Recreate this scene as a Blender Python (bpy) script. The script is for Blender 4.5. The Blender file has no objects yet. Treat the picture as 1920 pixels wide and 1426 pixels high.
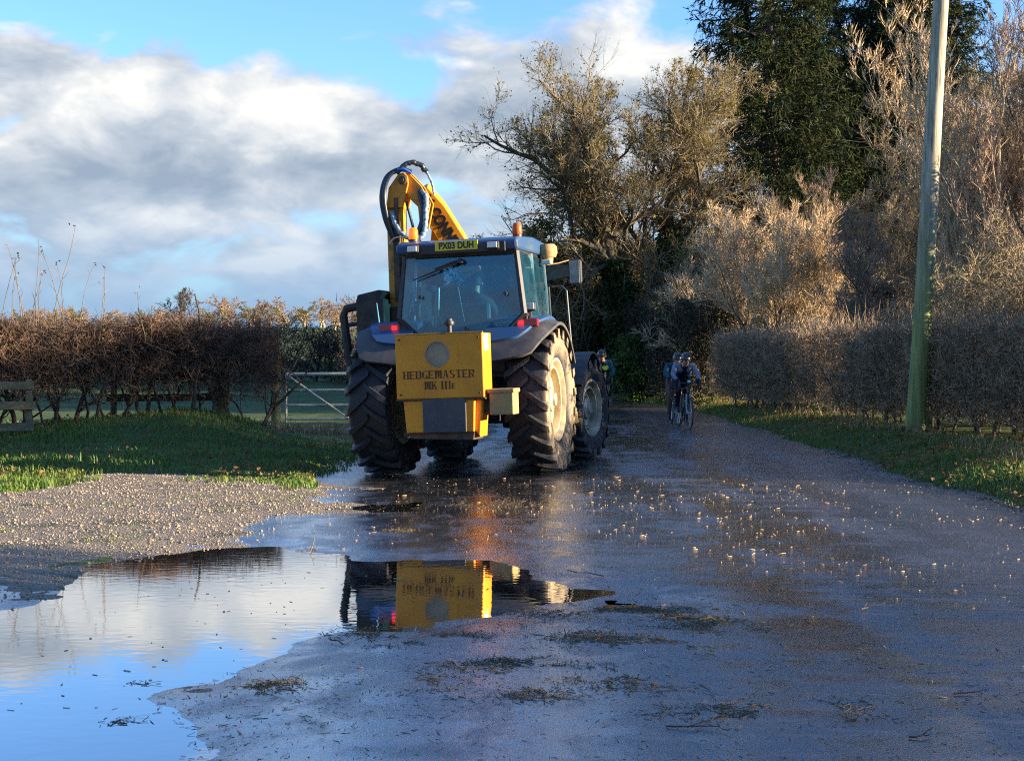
import bpy, bmesh, math, random
import numpy as np
from mathutils import Vector, Matrix, Quaternion

R = math.radians
PI = math.pi
SC = bpy.context.scene
COL = SC.collection
rng = np.random.default_rng(7)
random.seed(7)

# ------------------------------------------------------------------ camera
F_PX, CAM_Z, HORIZON = 2870.0, 1.52, 665.0        # focal length in photo pixels, eye height, horizon row
cam_data = bpy.data.cameras.new('camera')
cam = bpy.data.objects.new('camera', cam_data)
COL.objects.link(cam)
cam.location = (0, 0, CAM_Z)
cam.rotation_euler = (R(90), 0, 0)
cam_data.sensor_width = 36.0
cam_data.lens = F_PX / 1920.0 * 36.0
cam_data.shift_y = -(713.0 - HORIZON) / 1920.0
cam_data.clip_end = 20000
cam_data.clip_start = 0.1
SC.camera = cam

# ------------------------------------------------------------------ light
SUN_AZ, SUN_EL = R(102), R(11.5)
sun_dir = Vector((math.sin(SUN_AZ) * math.cos(SUN_EL), math.cos(SUN_AZ) * math.cos(SUN_EL), math.sin(SUN_EL)))
sun_data = bpy.data.lights.new('sun', 'SUN')
sun_data.energy = 5.0
sun_data.angle = R(0.55)
sun_data.color = (1.0, 0.81, 0.57)
sun = bpy.data.objects.new('sun', sun_data)
COL.objects.link(sun)
sun.location = (60, 20, 30)
sun.rotation_euler = sun_dir.to_track_quat('Z', 'Y').to_euler()

SC.view_settings.view_transform = 'Standard'
SC.view_settings.look = 'None'
SC.view_settings.exposure = 2.0
SC.view_settings.gamma = 1.0
SC.view_settings.use_curve_mapping = False
SC.cycles.use_denoising = False
SC.cycles.filter_width = 1.15
SC.cycles.max_bounces = 5
SC.cycles.diffuse_bounces = 2
SC.cycles.glossy_bounces = 3
SC.cycles.transmission_bounces = 5
SC.cycles.transparent_max_bounces = 12
SC.cycles.caustics_reflective = False
SC.cycles.caustics_refractive = False

# ------------------------------------------------------------------ world: sky with a bank of cumulus
def build_world():
    w = bpy.data.worlds.new('World'); SC.world = w
    w.use_nodes = True
    nt = w.node_tree; N = nt.nodes; L = nt.links
    N.clear()
    def nd(t, **k):
        n = N.new(t)
        for a, b in k.items(): setattr(n, a, b)
        return n
    def math_(op, a, b=None, c=None, clamp=False):
        n = nd('ShaderNodeMath', operation=op, use_clamp=clamp)
        for i, x in enumerate((a, b, c)):
            if x is None: continue
            if isinstance(x, (int, float)): n.inputs[i].default_value = x
            else: L.new(x, n.inputs[i])
        return n.outputs[0]
    def ramp(x, lo, hi, kind='SMOOTHSTEP', a=0.0, b=1.0):
        n = nd('ShaderNodeMapRange', interpolation_type=kind, clamp=True)
        n.inputs['From Min'].default_value = lo; n.inputs['From Max'].default_value = hi
        n.inputs['To Min'].default_value = a; n.inputs['To Max'].default_value = b
        L.new(x, n.inputs['Value'])
        return n.outputs[0]
    tc = nd('ShaderNodeTexCoord')
    vec = nd('ShaderNodeVectorMath', operation='NORMALIZE'); L.new(tc.outputs['Generated'], vec.inputs[0])
    sep = nd('ShaderNodeSeparateXYZ'); L.new(vec.outputs[0], sep.inputs[0])
    el = sep.outputs['Z']
    sky = nd('ShaderNodeTexSky', sky_type='NISHITA')
    sky.sun_disc = False
    sky.sun_elevation = SUN_EL; sky.sun_rotation = SUN_AZ
    sky.air_density = 1.0; sky.dust_density = 0.1; sky.ozone_density = 2.0
    skyc = nd('ShaderNodeVectorMath', operation='MULTIPLY')
    L.new(sky.outputs[0], skyc.inputs[0]); skyc.inputs[1].default_value = (SKY_K[0], SKY_K[1], SKY_K[2])
    # cloud noise in direction space, flattened a little
    sc = nd('ShaderNodeVectorMath', operation='MULTIPLY'); L.new(vec.outputs[0], sc.inputs[0]); sc.inputs[1].default_value = (1, 1, 1.9)
    def noise(off, scale, detail, rough=0.55, dist=0.3):
        ad = nd('ShaderNodeVectorMath', operation='ADD'); L.new(sc.outputs[0], ad.inputs[0]); ad.inputs[1].default_value = off
        n = nd('ShaderNodeTexNoise'); L.new(ad.outputs[0], n.inputs['Vector'])
        n.inputs['Scale'].default_value = scale; n.inputs['Detail'].default_value = detail
        n.inputs['Roughness'].default_value = rough; n.inputs['Distortion'].default_value = dist
        return n.outputs['Fac']
    OFF = (3.7, 1.25, 0.4)
    nA = noise(OFF, 11.0, 6, 0.56, 0.35)
    nB = noise((OFF[0] + 0.020, OFF[1], OFF[2] + 0.034), 11.0, 6, 0.56, 0.35)
    nW = noise((8.1, 4.2, 2.0), 26.0, 4, 0.6, 0.8)
    # warp the look-up direction a little so that the placed cloud masses get ragged edges
    wv = nd('ShaderNodeTexNoise'); L.new(sc.outputs[0], wv.inputs['Vector']); wv.inputs['Scale'].default_value = 13.0; wv.inputs['Detail'].default_value = 4
    wo = nd('ShaderNodeVectorMath', operation='SUBTRACT'); L.new(wv.outputs['Color'], wo.inputs[0]); wo.inputs[1].default_value = (0.53, 0.5, 0.47)
    wm = nd('ShaderNodeVectorMath', operation='MULTIPLY_ADD'); L.new(wo.outputs[0], wm.inputs[0]); wm.inputs[1].default_value = (0.075, 0.075, 0.06); L.new(vec.outputs[0], wm.inputs[2])
    def blob(u, v, rx, ry):
        d = Vector(((u - 960) / F_PX, 1, (HORIZON - v) / F_PX)).normalized()
        s = nd('ShaderNodeVectorMath', operation='SUBTRACT'); L.new(wm.outputs[0], s.inputs[0]); s.inputs[1].default_value = d
        m = nd('ShaderNodeVectorMath', operation='MULTIPLY'); L.new(s.outputs[0], m.inputs[0]); m.inputs[1].default_value = (F_PX / rx, F_PX / rx, F_PX / ry)
        l = nd('ShaderNodeVectorMath', operation='LENGTH'); L.new(m.outputs[0], l.inputs[0])
        return ramp(l.outputs['Value'], 0.0, 1.0, a=1.0, b=0.0)
    bank = ramp(el, 0.150, 0.235, a=0.12, b=-0.16)          # the bank thins out above about 11 degrees
    dens = math_('ADD', nA, bank)
    for (u, v, rx, ry, wgt) in CLOUDS:
        dens = math_('MULTIPLY_ADD', blob(u, v, rx, ry), wgt, dens)
    cover = ramp(dens, 0.44, 0.66)
    light = math_('MULTIPLY_ADD', math_('SUBTRACT', nA, nB), 1.5, 0.50)
    for (u, v, rx, ry, wgt) in BRIGHT:
        light = math_('MULTIPLY_ADD', blob(u, v, rx, ry), wgt, light)
    light = math_('MULTIPLY_ADD', math_('SUBTRACT', nW, 0.5), 0.58, light)
    lr = ramp(light, 0.05, 1.0, 'LINEAR')
    cr = nd('ShaderNodeValToRGB'); L.new(lr, cr.inputs[0])
    e = cr.color_ramp.elements
    k = CLOUD_K
    e[0].position = 0.0; e[0].color = (0.270 * k, 0.340 * k, 0.435 * k, 1)
    e[1].position = 1.0; e[1].color = (0.86 * k, 0.84 * k, 0.79 * k, 1)
    m = e.new(0.40); m.color = (0.43 * k, 0.485 * k, 0.555 * k, 1)
    m = e.new(0.70); m.color = (0.63 * k, 0.655 * k, 0.68 * k, 1)
    mix = nd('ShaderNodeMix', data_type='RGBA')
    L.new(cover, mix.inputs['Factor'])
    L.new(skyc.outputs[0], mix.inputs[6]); L.new(cr.outputs[0], mix.inputs[7])
    veil = nd('ShaderNodeMix', data_type='RGBA'); L.new(ramp(el, 0.010, 0.130, a=0.90, b=0.0), veil.inputs['Factor'])
    L.new(mix.outputs[2], veil.inputs[6]); veil.inputs[7].default_value = (0.72, 1.22, 1.88, 1)           # far rain-blue air low over the horizon
    bg = nd('ShaderNodeBackground'); L.new(veil.outputs[2], bg.inputs[0]); bg.inputs[1].default_value = 0.10
    out = nd('ShaderNodeOutputWorld'); L.new(bg.outputs[0], out.inputs[0])
SKY_K = (0.50, 0.68, 0.98)
CLOUD_K = 3.3
# (u, v, half width, half height in photo pixels, weight): where the bank is thicker (+) or opens to blue (-)
CLOUDS = [(200, 175, 420, 190, 0.28), (540, 230, 380, 160, 0.26), (250, 330, 800, 130, 0.19), (760, 270, 420, 110, 0.18), (1080, 110, 460, 240, 0.38),
          (300, 430, 520, 90, 0.13), (480, 480, 420, 60, 0.06), (800, 345, 170, 55, -0.14), (690, 400, 200, 40, -0.06), (1100, 300, 500, 160, 0.10), (480, 40, 380, 120, -0.20), (760, 160, 170, 90, -0.18),
          (150, 10, 500, 90, -0.24), (400, 110, 110, 100, -0.22), (560, 545, 520, 50, -0.12)]
BRIGHT = [(205, 150, 150, 130, 0.42), (45, 200, 140, 110, 0.32), (520, 185, 180, 140, 0.42), (600, 215, 110, 90, 0.25), (835, 118, 80, 36, 0.60), (470, 480, 300, 40, 0.40),
          (400, 415, 380, 50, 0.32), (250, 310, 560, 70, -0.30), (640, 300, 400, 55, -0.34), (1180, 60, 300, 150, 0.24), (920, 190, 260, 130, -0.22), (575, 440, 70, 45, 0.35), (330, 240, 200, 60, -0.12), (760, 60, 200, 60, -0.1)]
build_world()
SC.world.cycles.sampling_method = 'NONE'

# ------------------------------------------------------------------ helpers
def tag(o, label=None, cat=None, group=None, kind=None):
    if label: o['label'] = label
    if cat: o['category'] = cat
    if group: o['group'] = group
    if kind: o['kind'] = kind
    return o

def empty(name, loc=(0, 0, 0), rot=(0, 0, 0), parent=None):
    o = bpy.data.objects.new(name, None)
    COL.objects.link(o)
    o.location = loc; o.rotation_euler = rot; o.empty_display_size = 0.2
    if parent: o.parent = parent
    return o

def copy_tree(o, parent=None):
    c = o.copy(); COL.objects.link(c); c.parent = parent
    for ch in o.children: copy_tree(ch, c)
    return c

def link(name, me, mats=(), parent=None, smooth=None, bevel=None):
    o = bpy.data.objects.new(name, me)
    COL.objects.link(o)
    for m in (mats if isinstance(mats, (list, tuple)) else [mats]):
        me.materials.append(m)
    if parent: o.parent = parent
    if smooth is not None and len(me.polygons):
        me.polygons.foreach_set('use_smooth', np.full(len(me.polygons), True))
        if smooth < 180:
            try: me.set_sharp_from_angle(angle=R(smooth))
            except Exception: pass
    if bevel:
        b = o.modifiers.new('edge', 'BEVEL'); b.width = bevel; b.segments = 2; b.limit_method = 'ANGLE'; b.angle_limit = R(40)
    return o

def np_mesh(name, V, faces_list, mat_idx=None):
    """V (n,3); faces_list: list of int arrays (m,k)"""
    me = bpy.data.meshes.new(name)
    V = np.asarray(V, dtype=np.float32)
    me.vertices.add(len(V)); me.vertices.foreach_set('co', V.ravel())
    tot = sum(f.size for f in faces_list); cnt = sum(len(f) for f in faces_list)
    me.loops.add(tot); me.polygons.add(cnt)
    li = np.concatenate([f.ravel() for f in faces_list]).astype(np.int32)
    sizes = np.concatenate([np.full(len(f), f.shape[1]) for f in faces_list])
    st = np.concatenate([[0], np.cumsum(sizes)[:-1]]).astype(np.int32)
    me.loops.foreach_set('vertex_index', li)
    me.polygons.foreach_set('loop_start', st)
    if mat_idx is not None: me.polygons.foreach_set('material_index', np.asarray(mat_idx, dtype=np.int32))
    me.update(calc_edges=True)
    return me

class MB:
    """collects simple solids into one mesh"""
    def __init__(s): s.v = []; s.f = []; s.m = []; s.mi = 0
    def _add(s, vs, fs):
        b = len(s.v); s.v += [tuple(v) for v in vs]
        for f in fs: s.f.append([b + i for i in f]); s.m.append(s.mi)
        return s
    def box(s, c, size, rot=None, taper=None):
        x, y, z = size[0] / 2, size[1] / 2, size[2] / 2
        vs = [Vector((sx * x, sy * y, sz * z)) for sz in (-1, 1) for sy in (-1, 1) for sx in (-1, 1)]
        if taper:
            for v in vs:
                if v.z > 0: v.x *= taper[0]; v.y *= taper[1]
        if rot is not None:
            M = rot if isinstance(rot, (Matrix, Quaternion)) else Matrix.Rotation(rot, 3, 'Z')
            vs = [M @ v for v in vs]
        vs = [v + Vector(c) for v in vs]
        return s._add(vs, [(0, 2, 3, 1), (4, 5, 7, 6), (0, 1, 5, 4), (2, 6, 7, 3), (0, 4, 6, 2), (1, 3, 7, 5)])
    def prism(s, poly, axis, a, b):
        """poly: list of 2D points; extruded along axis from a to b. axis 'x': pts=(y,z); 'y': (x,z); 'z': (x,y)"""
        def mk(p, t):
            return {'x': (t, p[0], p[1]), 'y': (p[0], t, p[1]), 'z': (p[0], p[1], t)}[axis]
        n = len(poly)
        vs = [mk(p, a) for p in poly] + [mk(p, b) for p in poly]
        fs = [list(range(n))[::-1], [n + i for i in range(n)]]
        for i in range(n): fs.append((i, (i + 1) % n, n + (i + 1) % n, n + i))
        return s._add(vs, fs)
    def tube(s, pts, r, n=8, caps=True):
        pts = [Vector(p) for p in pts]
        rs = r if isinstance(r, (list, tuple)) else [r] * len(pts)
        vs = []; prev = None
        for i, p in enumerate(pts):
            d = (pts[min(i + 1, len(pts) - 1)] - pts[max(i - 1, 0)]).normalized()
            if prev is None:
                u = d.orthogonal().normalized()
            else:
                u = (prev - d * prev.dot(d))
                u = u.normalized() if u.length > 1e-6 else d.orthogonal().normalized()
            prev = u; w = d.cross(u)
            for k in range(n):
                a = 2 * PI * k / n
                vs.append(p + (u * math.cos(a) + w * math.sin(a)) * rs[i])
        fs = []
        for i in range(len(pts) - 1):
            for k in range(n):
                fs.append((i * n + k, i * n + (k + 1) % n, (i + 1) * n + (k + 1) % n, (i + 1) * n + k))
        if caps:
            fs.append(list(range(n))[::-1]); fs.append([(len(pts) - 1) * n + k for k in range(n)])
        return s._add(vs, fs)
    def lathe(s, prof, n=32, axis='x', c=(0, 0, 0), closed=False):
        """prof: list of (axial, radius)"""
        vs = []
        for (a, r) in prof:
            for k in range(n):
                t = 2 * PI * k / n
                p = {'x': (a, r * math.cos(t), r * math.sin(t)), 'y': (r * math.cos(t), a, r * math.sin(t)), 'z': (r * math.cos(t), r * math.sin(t), a)}[axis]
                vs.append((p[0] + c[0], p[1] + c[1], p[2] + c[2]))
        fs = []; m = len(prof)
        for i in range(m if closed else m - 1):
            j = (i + 1) % m
            for k in range(n):
                fs.append((i * n + k, i * n + (k + 1) % n, j * n + (k + 1) % n, j * n + k))
        return s._add(vs, fs)
    def build(s, name, mats, parent=None, smooth=None, bevel=None):
        me = bpy.data.meshes.new(name)
        me.from_pydata(s.v, [], s.f)
        me.polygons.foreach_set('material_index', s.m)
        bm = bmesh.new(); bm.from_mesh(me); bmesh.ops.recalc_face_normals(bm, faces=bm.faces); bm.to_mesh(me); bm.free()
        return link(name, me, mats, parent, smooth, bevel)

def text_mesh(name, body, size, mat, parent, loc, rot, offset=0.0, align='CENTER', extrude=0.002, xscale=1.0):
    cu = bpy.data.curves.new(name + '_curve', 'FONT')
    cu.body = body; cu.size = size; cu.align_x = align; cu.align_y = 'CENTER'; cu.extrude = extrude; cu.offset = offset
    t = bpy.data.objects.new('tmp_text', cu); COL.objects.link(t)
    dg = bpy.context.evaluated_depsgraph_get()
    me = bpy.data.meshes.new_from_object(t.evaluated_get(dg))
    bpy.data.objects.remove(t); bpy.data.curves.remove(cu)
    me.name = name
    me.materials.clear()
    o = link(name, me, mat, parent)
    o.location = loc; o.rotation_euler = rot; o.scale = (xscale, 1, 1)
    return o

# ------------------------------------------------------------------ materials
MATS = {}
def mat(name, col, rough=0.6, col2=None, scale=6.0, metal=0.0, bump=0.0, bscale=None, spec=0.5, detail=5.0, lo=0.38, hi=0.62,
        rough2=None, coat=0.0, emit=None, estr=0.0, transl=0.0, alpha=None, stretch=(1, 1, 1), coords='Object', bdist=0.02):
    m = bpy.data.materials.new(name); m.use_nodes = True
    nt = m.node_tree; N = nt.nodes; L = nt.links
    b = N['Principled BSDF']
    b.inputs['Roughness'].default_value = rough
    b.inputs['Metallic'].default_value = metal
    b.inputs['Specular IOR Level'].default_value = spec
    b.inputs['Base Color'].default_value = (*col, 1)
    if coat: b.inputs['Coat Weight'].default_value = coat; b.inputs['Coat Roughness'].default_value = 0.15
    if emit: b.inputs['Emission Color'].default_value = (*emit, 1); b.inputs['Emission Strength'].default_value = estr
    if col2 is not None or bump or rough2 is not None:
        tc = N.new('ShaderNodeTexCoord'); mp = N.new('ShaderNodeMapping'); L.new(tc.outputs[coords], mp.inputs[0])
        mp.inputs['Scale'].default_value = stretch
        n = N.new('ShaderNodeTexNoise'); L.new(mp.outputs[0], n.inputs['Vector'])
        n.inputs['Scale'].default_value = scale; n.inputs['Detail'].default_value = detail; n.inputs['Roughness'].default_value = 0.65
        mr = N.new('ShaderNodeMapRange'); mr.inputs['From Min'].default_value = lo; mr.inputs['From Max'].default_value = hi
        L.new(n.outputs['Fac'], mr.inputs['Value'])
        if col2 is not None:
            mx = N.new('ShaderNodeMix'); mx.data_type = 'RGBA'
            mx.inputs[6].default_value = (*col, 1); mx.inputs[7].default_value = (*col2, 1)
            L.new(mr.outputs[0], mx.inputs['Factor']); L.new(mx.outputs[2], b.inputs['Base Color'])
        if rough2 is not None:
            r2 = N.new('ShaderNodeMapRange'); r2.inputs['To Min'].default_value = rough; r2.inputs['To Max'].default_value = rough2
            L.new(mr.outputs[0], r2.inputs['Value']); L.new(r2.outputs[0], b.inputs['Roughness'])
        if bump:
            n2 = N.new('ShaderNodeTexNoise'); L.new(mp.outputs[0], n2.inputs['Vector'])
            n2.inputs['Scale'].default_value = bscale or scale * 4; n2.inputs['Detail'].default_value = 4
            bp = N.new('ShaderNodeBump'); bp.inputs['Strength'].default_value = bump; bp.inputs['Distance'].default_value = bdist
            L.new(n2.outputs['Fac'], bp.inputs['Height']); L.new(bp.outputs[0], b.inputs['Normal'])
    if transl:
        tr = N.new('ShaderNodeBsdfTranslucent'); ms = N.new('ShaderNodeMixShader'); ms.inputs[0].default_value = transl
        src = b.inputs['Base Color'].links[0].from_socket if b.inputs['Base Color'].is_linked else None
        if src: L.new(src, tr.inputs[0])
        else: tr.inputs[0].default_value = (*col, 1)
        L.new(b.outputs[0], ms.inputs[1]); L.new(tr.outputs[0], ms.inputs[2]); L.new(ms.outputs[0], N['Material Output'].inputs[0])
    MATS[name] = m
    return m

# ------------------------------------------------------------------ setting
def smooth(a, b, x):
    t = np.clip((x - a) / (b - a), 0, 1); return t * t * (3 - 2 * t)

def vnoise(x, y, s, seed=0):
    """cheap smooth value noise, arrays, about -1..1"""
    r = np.random.default_rng(seed); tab = r.random((256, 256)) * 2 - 1
    x = np.asarray(x) / s + 1000.5; y = np.asarray(y) / s + 1000.5
    xi = np.floor(x).astype(int); yi = np.floor(y).astype(int)
    fx = x - xi; fy = y - yi; fx = fx * fx * (3 - 2 * fx); fy = fy * fy * (3 - 2 * fy)
    g = lambda i, j: tab[(xi + i) % 256, (yi + j) % 256]
    return (g(0, 0) * (1 - fx) + g(1, 0) * fx) * (1 - fy) + (g(0, 1) * (1 - fx) + g(1, 1) * fx) * fy

def fbm(x, y, s, seed=0, oct=4):
    t = 0; a = 1.0
    for k in range(oct):
        t = t + a * vnoise(x, y, s / 2 ** k, seed + k); a *= 0.55
    return t

def road_shift(Y):
    return np.where(Y > 40, -0.012 * (Y - 40) ** 2, 0.0) * 1.0
def road_left(Y):
    return np.interp(Y, [0, 10.4, 11.8, 12.6, 16.5, 18.5, 20, 24, 32, 200], [-3.1, -3.05, -2.6, -2.0, -1.75, -2.2, -2.6, -2.4, -1.5, -1.5]) + road_shift(Y)
def road_right(Y):
    return 5.0 + 0.10 * np.sin(Y * 0.9) + 0.05 * np.sin(Y * 2.7 + 1) + road_shift(Y)

PUDDLE_POLYS = [
    # the big puddle: ground points (x, y)
    [(-3.4, 4.0), (-3.3, 8.9), (-3.0, 9.05), (-2.82, 9.8), (-3.1, 11.05), (-2.5, 11.9), (-2.0, 12.2), (-1.45, 11.63), (-1.2, 11.2), (-0.78, 11.38),
     (-0.1, 11.40), (0.05, 10.9), (0.25, 9.91), (0.55, 9.72), (0.15, 9.45), (-0.1, 8.85), (-0.62, 8.36), (-0.95, 8.36), (-1.12, 8.1), (-1.08, 7.75),
     (-1.40, 7.15), (-1.60, 6.76), (-1.43, 6.45), (-1.26, 6.1), (-1.2, 5.75), (-1.35, 4.0)],
    [(0.58, 9.45), (0.95, 9.35), (1.30, 8.78), (0.9, 8.75), (0.55, 9.1)],
    [(-1.75, 15.5), (-1.1, 15.5), (-0.9, 16.2), (-1.0, 14.9), (-1.6, 14.6), (-1.9, 15.0)],
    [(-0.9, 17.6), (0.9, 17.9), (0.5, 17.0), (-0.4, 16.6)],
]
PUDDLE_DEPTH = [1.0, 0.25, 0.6, 0.35]
def poly_sd(px, py, poly):
    P = np.array(poly); n = len(P)
    d = np.full(px.shape, 1e9); ins = np.zeros(px.shape, bool)
    for i in range(n):
        a = P[i]; b = P[(i + 1) % n]; e = b - a
        t = np.clip(((px - a[0]) * e[0] + (py - a[1]) * e[1]) / (e @ e), 0, 1)
        d = np.minimum(d, np.hypot(px - a[0] - t * e[0], py - a[1] - t * e[1]))
        c = ((a[1] > py) != (b[1] > py)) & (px < (b[0] - a[0]) * (py - a[1]) / (b[1] - a[1] + 1e-12) + a[0])
        ins ^= c
    return np.where(ins, -d, d)

def camber(X, Y):
    return -0.075 * smooth(0.6, -1.6, X) * smooth(16.5, 18.6, Y) * (1 - smooth(26, 34, Y))

def road_z(X, Y):
    z = np.full(np.shape(X), 0.022)
    near = Y < 20
    for poly, dp in zip(PUDDLE_POLYS, PUDDLE_DEPTH):
        sd = poly_sd(X, Y, poly) + 0.07 * fbm(X, Y, 0.35, 5, 3) + 0.10 * fbm(X, Y, 1.2, 9, 2)
        h = np.where(sd > 0, np.minimum(sd * 0.045, 0.022), np.maximum(sd * 0.05, -0.028) * dp)
        z = np.minimum(z, h)
    z = z + 0.0022 * fbm(X, Y, 0.16, 11, 3) + 0.004 * fbm(X, Y, 0.9, 12, 2)
    z = z + camber(X, Y)
    far = smooth(20, 60, Y)
    return z * (1 - far) + far * (0.02 + 0.0 * X)

def ground_z(X, Y):
    """lie of the land away from the road"""
    rl, rr = road_left(Y), road_right(Y)
    z = np.zeros(np.shape(X))
    right = smooth(0, 1.0, X - rr) * 0.16 + 0.05 * smooth(-0.05, 0.25, X - rr)
    left = smooth(0, 1.6, rl - X) * 0.10
    z = np.where(X > 0.5 * (rl + rr), right, left)
    # grass bank under the left hedge
    m = np.exp(-(((X + 5.6) / np.where(X > -5.6, 1.35, 2.5)) ** 2 + ((Y - 25.6) / 2.0) ** 2))
    z = z + 0.36 * m + 0.10 * smooth(20.5, 24.5, Y) * smooth(-3.6, -4.8, X) * (1 - smooth(26.6, 28.2, Y))
    # open country rises to a low ridge far away on the left
    far = np.hypot(X, Y)
    left_side = smooth(0.02, -0.12, X / np.maximum(Y, 1.0))
    z = z + left_side * (0.028 * np.clip(far - 45, 0, 205)) * np.where(Y > 0, 1, 0)
    z = z + 26 * smooth(900, 1900, far) * smooth(0.0, -0.2, X / np.maximum(Y, 1.0)) * np.where(Y > 0, 1, 0)
    # yard in front of the hedge stays flat and low
    yard = smooth(-1.6, -2.2, X) * (1 - smooth(18.8, 20.2, Y))
    z = z * (1 - yard) + yard * (0.01)
    # under the road
    on = smooth(-0.25, 0.02, X - rl) * smooth(-0.10, 0.03, rr - X)
    z = z * (1 - on) - 0.14 * on
    rough = 0.03 * fbm(X, Y, 0.8, 21, 3) * (1 - on) * (1 - yard)
    return z + rough

def gravel_z(X, Y):
    rl = road_left(Y) + 0.12 * fbm(X, Y, 0.6, 31, 3)
    e = rl - X
    z = 0.002 + 0.045 * np.clip(e, -0.4, 0.9) + 0.006 * fbm(X, Y, 0.25, 33, 3) + 0.012 * fbm(X, Y, 1.2, 34, 2)
    z = z - 0.075 * smooth(17.0, 19.5, Y) * smooth(-4.5, -2.0, X)
    # the puddle laps onto the gravel
    sd = poly_sd(X, Y, PUDDLE_POLYS[0]) + 0.10 * fbm(X, Y, 0.4, 35, 3)
    z = np.where(Y < 13, np.minimum(z, 0.05 * np.clip(sd + 0.05, -0.5, 1.0)), z)
    # sinks under the grass at the back and left corner
    z = z - 0.10 * smooth(19.0, 20.0, Y + 0.25 * fbm(X, Y, 1.0, 36, 2)) - 0.12 * smooth(-5.0, -5.8, X + 0.3 * fbm(X, Y, 1.0, 37, 2)) * smooth(16.3, 17.6, Y)
    return z

def surf_z(X, Y):
    X = np.asarray(X, float); Y = np.asarray(Y, float)
    g = ground_z(X, Y)
    inr = (X > road_left(Y) - 0.6) & (X < road_right(Y)) & (Y > 3)
    g = np.where(inr, np.maximum(g, road_z(X, Y)), g)
    iny = (X < road_left(Y) + 0.5) & (Y > 3.5) & (Y < 21) & (X > -8.5)
    return np.where(iny, np.maximum(g, gravel_z(X, Y)), g)

def grid_mesh(name, xs, ys, zf, xf=None):
    A, B = np.meshgrid(xs, ys)
    X = A if xf is None else xf(A, B)
    Z = zf(X, B)
    V = np.stack([X, B, Z], -1).reshape(-1, 3)
    nx, ny = len(xs), len(ys)
    i = np.arange((ny - 1) * (nx - 1)); r = i // (nx - 1); c = i % (nx - 1)
    q = np.stack([r * nx + c, r * nx + c + 1, (r + 1) * nx + c + 1, (r + 1) * nx + c], -1)
    return np_mesh(name, V, [q])

def nodes_of(name):
    m = bpy.data.materials.new(name); m.use_nodes = True
    return m, m.node_tree, m.node_tree.nodes, m.node_tree.links, m.node_tree.nodes['Principled BSDF']

def noise_node(N, L, vec, scale, detail=4, rough=0.6, dist=0.0):
    n = N.new('ShaderNodeTexNoise'); L.new(vec, n.inputs['Vector'])
    n.inputs['Scale'].default_value = scale; n.inputs['Detail'].default_value = detail
    n.inputs['Roughness'].default_value = rough; n.inputs['Distortion'].default_value = dist
    return n.outputs['Fac']

def mrange(N, L, x, lo, hi, a=0.0, b=1.0, smooth_=True):
    n = N.new('ShaderNodeMapRange'); n.clamp = True
    n.interpolation_type = 'SMOOTHSTEP' if smooth_ else 'LINEAR'
    n.inputs['From Min'].default_value = lo; n.inputs['From Max'].default_value = hi
    n.inputs['To Min'].default_value = a; n.inputs['To Max'].default_value = b
    L.new(x, n.inputs['Value']); return n.outputs[0]

def mixc(N, L, f, a, b):
    m = N.new('ShaderNodeMix'); m.data_type = 'RGBA'
    if isinstance(f, float): m.inputs['Factor'].default_value = f
    else: L.new(f, m.inputs['Factor'])
    for s, x in ((6, a), (7, b)):
        if isinstance(x, tuple): m.inputs[s].default_value = (*x, 1)
        else: L.new(x, m.inputs[s])
    return m.outputs[2]

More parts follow.
